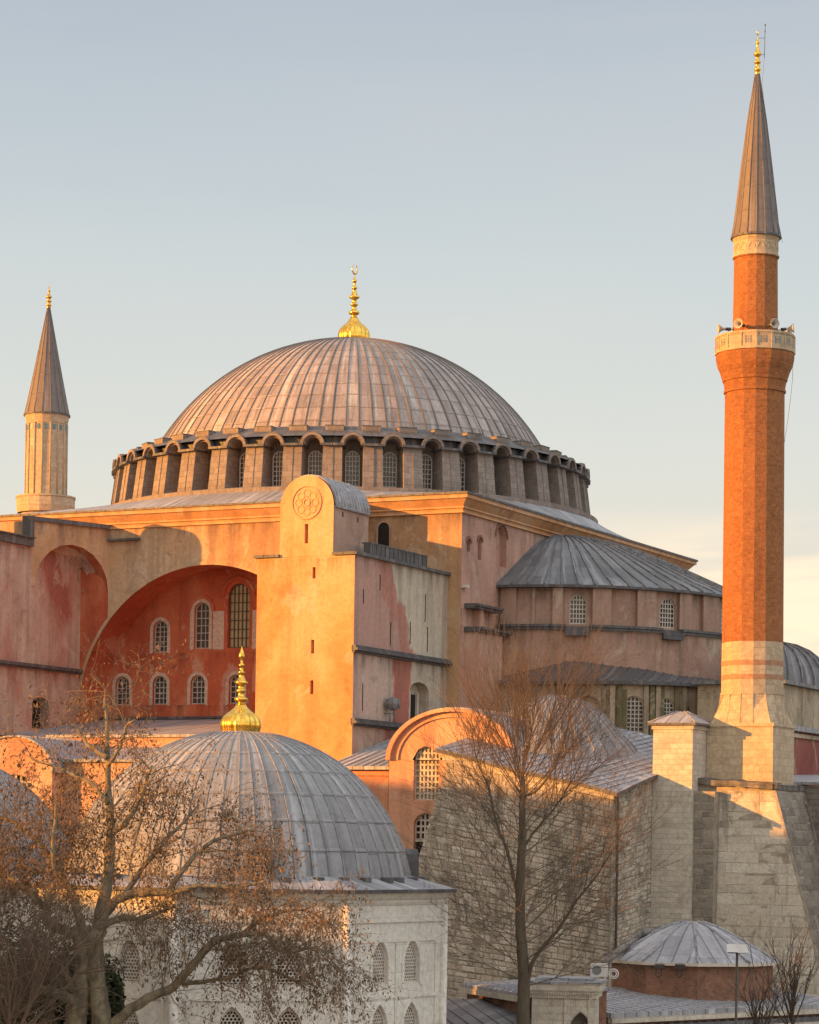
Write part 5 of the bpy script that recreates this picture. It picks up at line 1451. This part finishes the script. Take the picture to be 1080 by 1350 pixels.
# stone porch with a pointed arch
pa, pb = on_z(702, 1296, 11.75), on_z(784, 1298, 11.75)
po = thing('stone_porch', (pa.x, pa.y, 0), 'carved stone porch with a pointed arch and a lead top, right of the tree trunk', 'porch')
f = FP(pa, pb); L = (pb - pa).length
mb = MB()
band(mb, f, 0, L, 0, 11.15, [(L * .78, .95, 6.0, 9.75, 'pointed')], .5, 0, step=20, back=1)
for (z0, z1, p) in ((11.15, 11.35, .12), (11.35, 11.47, .2), (11.47, 11.75, .26)):
    mb.fbox(f, -p, L + p, -2.5, p, z0, z1, 0)
for k in range(26):
    mb.fbox(f, L * k / 26, L * (k + .55) / 26, .0, .235, 11.28, 11.43, 0)
mb.fbox(f, 0.01, L - .01, -2.4, -.52, 0, 11.14, 0)
for s in (0, L * .52, L - .25):
    mb.fbox(f, s, s + .25, -.1, .08, 0, 11.15, 0)
o, o2 = outline(L * .78, 1.02, 6, 9.75, 'pointed', 12), outline(L * .78, 1.35, 6, 9.75, 'pointed', 12)
for p, q, p2, q2 in zip(o[:-1], o[1:], o2[:-1], o2[1:]):
    mb.hexa([f(p[0], .06, p[1]), f(q[0], .06, q[1]), f(q[0], -.04, q[1]), f(p[0], -.04, p[1]), f(p2[0], .06, p2[1]), f(q2[0], .06, q2[1]), f(q2[0], -.04, q2[1]), f(p2[0], -.04, p2[1])], 0)
mb.build('masonry', [M['stone_fine'], M['dkstone']], po)
mb = MB(); mb.fbox(f, -.3, L + .3, -2.55, .3, 11.75, 11.85, 0); mb.fbox(f, .1, L - .1, -2.2, -.2, 11.85, 11.97, 0); mb.build('lead_top', M['lead'], po)

# air conditioner standing on the porch
p = f(L * .90, -1.0, 11.97)
ac = thing('air_conditioner', tuple(p), 'white air conditioner box standing on the stone porch roof', 'air conditioner')
fa = lambda s, d, z: p + (pb - pa).normalized() * s + Vector(((pb - pa).normalized().y, -(pb - pa).normalized().x, 0)) * d + UP * z
mb = MB(); mb.fbox(fa, 0, .72, -.15, .15, .06, .62); mb.fbox(fa, .02, .70, .15, .155, .08, .60); mb.fbox(fa, .06, .14, -.14, .14, 0, .06); mb.fbox(fa, .58, .66, -.14, .14, 0, .06)
mb.build('casing', M['white'], ac)
mb = MB()
pts = [fa(.27 + .2 * cos(2 * PI * i / 20), .17, .34 + .2 * sin(2 * PI * i / 20)) for i in range(20)]
mb.add(pts, [tuple(range(20))]); mb.build('fan_grille', M['greyplastic'], ac)
mb = MB(); c0 = fa(.98, .1, .20)
for r_ in (.2, .12):
    mb.tube([c0 + (fa(1, 0, 0) - fa(0, 0, 0)) * (r_ * cos(2 * PI * i / 20)) + UP * (r_ * sin(2 * PI * i / 20)) for i in range(21)], .03, 6, cap=False)
mb.build('coiled_hose', M['white'], loc=fa(.98, .1, .0), label='pale coiled hose beside the air conditioner on the porch', cat='hose')

# lamp post and floodlights
lp0 = at(972, 1350, 106); top = at(972, 1256, 106); bx = lp0.x, lp0.y
lt = thing('lamp_post', (*bx, 0), 'thin dark lamp post with two pale floodlight heads in front of the brick annex', 'street lamp')
mb = MB(); mb.tube([(top.x, top.y, 0), (top.x, top.y, 3), top], [.09, .07, .05], 10); mb.tube([top - RT * .3 + UP * .0, top + RT * .35], .035, 6); mb.build('pole', M['iron'], lt)
for s, ti in ((-.22, .5), (.2, .35)):
    mb = MB(); c_ = top + RT * s + UP * .12
    e = (-FW + UP * ti).normalized(); u_ = RT; v_ = e.cross(u_)
    P = lambda a, b, d: c_ + u_ * a + v_ * b + e * d
    mb.hexa([P(-.2, -.16, .12), P(.2, -.16, .12), P(.2, .16, .12), P(-.2, .16, .12), P(-.14, -.12, -.1), P(.14, -.12, -.1), P(.14, .12, -.1), P(-.14, .12, -.1)])
    mb.hexa([P(-.22, -.18, .12), P(.22, -.18, .12), P(.22, .18, .12), P(-.22, .18, .12), P(-.22, -.18, .15), P(.22, -.18, .15), P(.22, .18, .15), P(-.22, .18, .15)])
    mb.build('lamp_head', M['white'], lt)
for (x, lab) in ((869, 'left dark floodlight on the brick annex wall under the lead eave'), (896, 'right dark floodlight on the brick annex wall under the lead eave')):
    c_ = at(x, 1276, 121.2); th = thing('floodlight', tuple(c_), lab, 'floodlight', 'floodlights on the brick annex')
    mb = MB(); P = lambda a, b, d: c_ + RT * a - FW * d + UP * b
    mb.hexa([P(-.22, -.05, .25), P(.22, -.05, .25), P(.22, -.05, -.1), P(-.22, -.05, -.1), P(-.24, .16, .35), P(.24, .16, .35), P(.2, .2, -.1), P(-.2, .2, -.1)]); mb.build('head', M['iron'], th)
    mb = MB(); mb.tube([P(-.12, -.05, 0), P(-.14, -.35, -.1), P(0, -.5, -.35), P(.14, -.35, -.1), P(.12, -.05, 0)], .03, 6); mb.build('bracket', M['iron'], th)
# round floodlight cluster on the pier's east face
c_ = on_x(509, 928, 18.35) + Vector((.45, 0, 0))
th = thing('floodlight', tuple(c_), 'round grey lamp cluster on a stand against the shaded side of the buttress pier', 'floodlight')
mb = MB()
mb.lathe([(.05, c_.z - .45), (.34, c_.z - .3), (.46, c_.z), (.34, c_.z + .3), (.05, c_.z + .45)], 12, (c_.x, c_.y), smooth=False)
for k in range(6):
    a = 2 * PI * k / 6; mb.tube([c_ + Vector((.48 * cos(a), .48 * sin(a), -.3)), c_ + Vector((.5 * cos(a), .5 * sin(a), .3))], .04, 5)
mb.build('lamp_cage', M['greyplastic'], th)
mb = MB()
for d_ in (-.25, .25):
    mb.tube([c_ + Vector((0, d_, -.3)), Vector((c_.x, c_.y + d_ * 1.3, 25.1))], .05, 6)
mb.tube([c_ + Vector((-.42, -.3, -.6)), c_ + Vector((0, .3, -.6))], .04, 5); mb.build('stand', M['greyplastic'], th)

# ================================================================== trees
def rdir(rng, d, spread):
    v = Vector((rng.gauss(0, 1), rng.gauss(0, 1), rng.gauss(0, 1)))
    v = (v - d * v.dot(d)).normalized()
    return (d * cos(spread) + v * sin(spread)).normalized()


def limb(mb, rng, p, d, L, r0, r1, n, sides, wob=.12, lift=0.0, mat=0):
    pts, rad = [p.copy()], [r0]
    for i in range(n):
        d = (rdir(rng, d, wob * (0.5 + rng.random())) + UP * lift).normalized()
        p = p + d * (L / n); pts.append(p.copy()); rad.append(r0 + (r1 - r0) * (i + 1) / n)
    mb.tube(pts, rad, sides, mat, cap=False)
    return pts, d


def spray(tw, rng, p, d, L, r, lvl, kids, spread, lift, leaves=None, droop=0.0, wob=.14):
    pts, de = limb(tw, rng, p, d, L, r, max(.0045, r * .35), 4 if lvl else 3, 4 if r > .03 else 3, wob, lift)
    if lvl == 0:
        if leaves is not None:
            for q in pts[1:]:
                leaves.append((q, de))
        return
    for k in range(kids):
        t = .25 + .75 * (k + rng.random()) / kids
        i = min(len(pts) - 2, int(t * (len(pts) - 1))); q = pts[i].lerp(pts[i + 1], t * (len(pts) - 1) - i)
        dd = (pts[i + 1] - pts[i]).normalized()
        nd_ = rdir(rng, dd, spread * (.6 + .7 * rng.random())); nd_ = (nd_ + UP * (lift * 1.5 - droop * (1 if lvl == 1 else .3))).normalized()
        spray(tw, rng, q, nd_, L * (.42 + .25 * rng.random()), r * .5, lvl - 1, kids, spread, lift - droop * .1, leaves, droop, wob)


def leafmesh(spots, rng, size, n, spreadr, mat, drop=.25):
    mb = MB()
    for _ in range(n):
        q, d = spots[rng.randrange(len(spots))]
        c = q + Vector((rng.gauss(0, spreadr), rng.gauss(0, spreadr), rng.gauss(0, spreadr) - abs(rng.gauss(0, drop))))
        s = size * (.5 + rng.random()); u = Vector((rng.gauss(0, 1), rng.gauss(0, 1), rng.gauss(0, .5))).normalized()
        v = (u.cross(Vector((rng.gauss(0, 1), rng.gauss(0, 1), rng.gauss(0, 1))))).normalized()
        v = (v - UP * .8).normalized()
        k = rng.uniform(.18, .42)
        mb.add([c - u * s * k, c + v * s * .8 - u * s * k * .3, c + u * s * k + v * s * .2, c - v * s * .9 + u * s * k * .2], [(0, 1, 2, 3)])
    return mb


def pathpx(mb, rng, path, depth, r0, r1, dz=0.0, sides=8, wig=.0):
    n = len(path); pts = []
    for i, (x, y) in enumerate(path):
        pts.append(at(x, y, depth + dz * i / (n - 1)))
    sm = []
    for i in range(n - 1):                    # Catmull-Rom through the control points
        p0, p1, p2, p3 = pts[max(0, i - 1)], pts[i], pts[i + 1], pts[min(n - 1, i + 2)]
        for k in range(4):
            t = k / 4
            sm.append(.5 * ((2 * p1) + (p2 - p0) * t + (2 * p0 - 5 * p1 + 4 * p2 - p3) * t * t + (3 * p1 - p0 - 3 * p2 + p3) * t ** 3))
    sm.append(pts[-1])
    for k in range(1, len(sm) - 1):
        sm[k] = sm[k] + Vector((rng.uniform(-wig, wig), rng.uniform(-wig, wig), rng.uniform(-wig, wig)))
    mb.tube(sm, [r0 + (r1 - r0) * k / (len(sm) - 1) for k in range(len(sm))], sides)
    return sm


# ---- plane tree at lower left, still hung with brown leaves
rng = random.Random(5)
D = 84.0
g0 = at(112, 1350, D)
pt = thing('plane_tree', (g0.x, g0.y, 0), 'spreading plane tree with pale forked trunk and withered brown leaves before the marble tomb', 'tree')
tr, tw, spots = MB(), MB(), []
limbs = []
def LB(path, r0, r1, dz=0, d0=D):
    s = pathpx(tr, rng, path, d0, r0, r1, dz, 9, .03); limbs.append((s, r1, r0)); return s
zz = 1350 + (g0.z) / D * 3400
LB([(112, zz), (108, 1480), (100, 1352), (108, 1300), (111, 1244), (108, 1222)], .40, .30)
LB([(118, zz), (132, 1480), (134, 1350), (128, 1300), (125, 1239), (131, 1226)], .36, .27, -.2)
LB([(129, 1230), (136, 1189), (143, 1147), (146, 1092), (143, 1040), (141, 973), (138, 920)], .25, .04, .6)
LB([(108, 1235), (84, 1226), (64, 1215), (62, 1195), (67, 1175), (72, 1158), (70, 1110), (74, 1060)], .21, .04, -1.2)
LB([(108, 1224), (97, 1183), (83, 1158), (60, 1120), (20, 1085), (-30, 1070)], .16, .04, 2.0)
LB([(131, 1215), (150, 1190), (178, 1178), (222, 1176), (262, 1168), (310, 1170), (352, 1160)], .18, .04, -1.5)
LB([(133, 1222), (165, 1209), (185, 1212), (230, 1195)], .13, .05, 1.0)
LB([(136, 1362), (155, 1345), (194, 1316), (230, 1300), (262, 1262), (285, 1240), (315, 1234), (351, 1232), (372, 1254), (412, 1250), (440, 1258)], .19, .035, -2.5)
LB([(104, 1330), (92, 1316), (55, 1302), (0, 1291), (-60, 1285)], .22, .06, -1.5)
LB([(100, 1318), (95, 1300), (83, 1280), (70, 1268), (58, 1272), (40, 1290)], .14, .05, -.5)
LB([(143, 1100), (170, 1080), (190, 1040), (200, 1010)], .11, .04, -1.0)
LB([(141, 1000), (120, 985), (104, 965), (95, 955)], .08, .03, 1.0)
LB([(142, 1010), (158, 985), (166, 960), (176, 950)], .07, .03, -.8)
LB([(64, 1200), (30, 1170), (0, 1150), (-40, 1140)], .12, .04, 1.0)
LB([(222, 1176), (255, 1130), (290, 1105), (335, 1095)], .10, .04, 1.2)
LB([(240, 1298), (300, 1290), (345, 1275), (400, 1300)], .08, .03, -1.2)
LB([(315, 1236), (350, 1210), (400, 1200), (445, 1225)], .08, .03, -1.0)
LB([(143, 1060), (115, 1030), (70, 1010), (40, 1000)], .09, .03, 1.5)
LB([(160, 1186), (200, 1130), (240, 1085), (262, 1060)], .10, .03, 1.5)
tr.build('trunk', M['bark'], pt)
for (s, r1, r0) in limbs[2:]:
    L = sum((b - a).length for a, b in zip(s[:-1], s[1:]))
    n = int(L * 4.4) + 4
    for k in range(n):
        t = .22 + .78 * (k + rng.random()) / n
        i = min(len(s) - 2, int(t * (len(s) - 1))); q = s[i]
        if q.z > 17.6 + (1102 - 1075) / 3400 * D and rng.random() < .5:
            continue
        dd = (s[i + 1] - s[i]).normalized()
        d_ = rdir(rng, dd, R(55) * (.6 + .8 * rng.random())); d_ = (d_ + UP * .05).normalized()
        spray(tw, rng, q, d_, 1.0 + 1.5 * rng.random(), .021, 2, 4, R(48), .02, spots, .4, .2)
tw.build('twigs', M['twig'], pt)
leafmesh(spots, rng, .08, 36000, .12, 0).build('leaves', M['leaf'], pt)

# ---- tall bare tree in the middle
rng = random.Random(9)
D = 104.0
g0 = at(692, 1350, D)
bt = thing('bare_tree', (g0.x, g0.y, 0), 'tall slender bare tree with upswept fine reddish branches, in front of the great stone block', 'tree')
tr, tw = MB(), MB()
zz = 1350 + g0.z / D * 3400
T_ = pathpx(tr, rng, [(693, zz), (692, 1500), (690, 1350), (691, 1290), (687, 1230), (686, 1170), (688, 1110), (689, 1060), (688, 1022)], D, .34, .10, 0, 10, .02)
S1 = pathpx(tr, rng, [(686, 1190), (668, 1120), (655, 1086), (645, 1040), (628, 1000), (622, 960)], D, .075, .02, 1.5, 7, .02)
S2 = pathpx(tr, rng, [(695, 1300), (706, 1262), (735, 1226), (762, 1185), (790, 1150), (815, 1110)], D, .095, .02, -1.5, 7, .02)
S3 = pathpx(tr, rng, [(690, 1120), (702, 1100), (735, 1060), (765, 1010)], D, .07, .02, 1.0, 6, .02)
S4 = pathpx(tr, rng, [(689, 1050), (712, 1038), (740, 990), (752, 940)], D, .06, .02, -.8, 6, .02)
tr.build('trunk', M['bark2'], bt)
zt0, zt1 = at(690, 1295, D).z, at(688, 1022, D).z
tp = [q for q in T_ if q.z > zt0 - .5]
for k in range(46):
    t = (k + rng.random()) / 46
    i = min(len(tp) - 2, int(t * (len(tp) - 1))); q = tp[i].lerp(tp[i + 1], t * (len(tp) - 1) - i)
    az = k * 2.4 + rng.random(); el = R(18 + 30 * t + rng.uniform(-8, 8))
    d_ = Vector((cos(az) * cos(el), sin(az) * cos(el), sin(el)))
    spray(tw, rng, q, d_, (4.6 - 1.5 * t) * (.8 + .35 * rng.random()), .030 - .009 * t, 2, 7, R(36), .035, None, 0, .07)
top = T_[-1]
for k in range(26):
    az = k * 2.4; el = R(50 + 33 * rng.random())
    d_ = Vector((cos(az) * cos(el), sin(az) * cos(el), sin(el)))
    spray(tw, rng, top - UP * (.9 * rng.random()), d_, 3.5 + 1.1 * rng.random(), .026, 2, 6, R(20), .05, None, 0, .05)
for s in (S1, S2, S3, S4):
    for k in range(16):
        i = rng.randrange(4, len(s) - 1); dd = (s[i + 1] - s[i]).normalized()
        spray(tw, rng, s[i], (rdir(rng, dd, R(38)) + UP * .2).normalized(), 1.8 + 1.2 * rng.random(), .020, 2, 5, R(32), .05, None, 0, .07)
tw.build('twigs', M['twigred'], bt)


def shrub(name, label, px, py, D, h, n, mat, seed, kids=4, spread=32, el=(50, 85), cat='tree', r=.04, lvl=2, group=None):
    rng = random.Random(seed); g = at(px, py, D)
    th = thing(name, (g.x, g.y, g.z if False else 0), label, cat, group)
    tr, tw = MB(), MB(); b = Vector((g.x, g.y, 0))
    hub = Vector((g.x, g.y, g.z)); tr.tube([b, b.lerp(hub, .6) + RT * .1, hub], [r * 2.4, r * 2, r * 1.6], 8); tr.build('trunk', M[mat], th)
    for k in range(n):
        az = k * 2.4 + rng.random(); e = R(rng.uniform(*el))
        spray(tw, rng, hub - UP * rng.random() * h * .25, Vector((cos(az) * cos(e), sin(az) * cos(e), sin(e))), h * (.6 + .4 * rng.random()), r, lvl, kids, R(spread), .04, None, 0, .1)
    tw.build('twigs', M[mat], th)


shrub('bare_tree', 'small dark bare tree at the right edge, right of the lamp post', 1045, 1345, 103, 2.9, 12, 'twigdk', 3)
shrub('bare_tree', 'low bare tree in front of the brick annex beside the lamp post', 1000, 1365, 102, 2.3, 10, 'twigdk', 4)
shrub('bare_shrub', 'reddish bare shrub of tangled twigs at the lower left edge', 12, 1345, 80, 4.6, 26, 'twigred', 6, 6, 50, (20, 80), 'shrub', .05)
shrub('bare_shrub', 'brownish bare shrub rising at the left edge above the reddish one', -25, 1190, 86, 3.6, 24, 'twig', 8, 6, 50, (10, 80), 'shrub', .05)

# dark evergreen bushes behind the plane tree
for k, (x, y, d_, r_, lab) in enumerate(((30, 1325, 90, 2.3, 'dark evergreen bush behind the plane tree trunk at the bottom left corner'), (112, 1318, 91, 1.35, 'dark evergreen bush between the plane tree trunk and the tomb wall'))):
    rng = random.Random(20 + k); c_ = at(x, y, d_)
    th = thing('evergreen_bush', (c_.x, c_.y, 0), lab, 'bush', 'evergreen bushes under the plane tree')
    mb = MB(); mb.tube([(c_.x, c_.y, 0), (c_.x, c_.y, c_.z * .5), c_], [.16, .12, .05], 7); mb.build('trunk', M['bark2'], th)
    mb = MB()
    for _ in range(6500):
        v = Vector((rng.gauss(0, 1), rng.gauss(0, 1), rng.gauss(0, 1))).normalized()
        rr = r_ * (.55 + .5 * rng.random() ** .5) * (1 + .22 * sin(v.x * 5 + k) * cos(v.z * 4) + .15 * sin(v.y * 9))
        q = c_ + Vector((v.x * rr, v.y * rr, v.z * rr * 1.15)); s = .10 + .08 * rng.random()
        u = rdir(rng, v, R(70)); w_ = u.cross(v).normalized()
        mb.add([q - u * s, q + w_ * s * .4, q + u * s, q - w_ * s * .4], [(0, 1, 2, 3)])
    mb.build('foliage', M['ever'], th)

# ================================================================== unseen houses added beyond the left edge to shade the foot of the walls
def house(x, y, lx, ly, h, rot, label):
    th = thing('shade_house', (x, y, 0), label, 'house', 'houses added beyond the left edge of the view for their shade')
    e, n_ = Vector((cos(rot), sin(rot), 0)), Vector((-sin(rot), cos(rot), 0)); c = Vector((x, y, 0))
    P = lambda a, b, z: c + e * a + n_ * b + UP * z
    mb = MB(); mb.hexa([P(-lx, -ly, 0), P(lx, -ly, 0), P(lx, ly, 0), P(-lx, ly, 0), P(-lx, -ly, h), P(lx, -ly, h), P(lx, ly, h), P(-lx, ly, h)])
    mb.build('wall', M['render'], th)
    mb = MB(); o = .5
    mb.add([P(-lx - o, -ly - o, h), P(lx + o, -ly - o, h), P(lx + o, ly + o, h), P(-lx - o, ly + o, h), P(-lx * .9, 0, h + 2.2), P(lx * .9, 0, h + 2.2)],
           [(0, 1, 5, 4), (1, 2, 5), (2, 3, 4, 5), (3, 0, 4), (3, 2, 1, 0)]); mb.build('roof', M['brickdk'], th)
    for fl in range(int(h / 3.4)):
        for k in range(int(lx / 1.6)):
            a = -lx + 1.6 + k * 3.2
            mb = MB(); z = 1.2 + fl * 3.4
            mb.hexa([P(a - .55, -ly - .05, z), P(a + .55, -ly - .05, z), P(a + .55, -ly + .1, z), P(a - .55, -ly + .1, z), P(a - .55, -ly - .05, z + 1.7), P(a + .55, -ly - .05, z + 1.7), P(a + .55, -ly + .1, z + 1.7), P(a - .55, -ly + .1, z + 1.7)], 0)
            mb.build('window', M['glass'], th)


# light-aligned coordinates: s along the light, c across it
def lc(s, c):
    return ((s + c) / math.sqrt(2), (s - c) / math.sqrt(2))


SHADE = [(-112, 47.4, 9.4, 35.0), (-101, 66.75, 12.25, 33.5), (-118, 25, 11, 28.0), (-108, 96, 16.6, 24.0)]
for (s, c, half, h) in SHADE:
    x, y = lc(s, c)
    house(x, y, half, 5, h, R(-45), 'tall plain house with a tiled hip roof, added beyond the left edge of the view to cast shade')
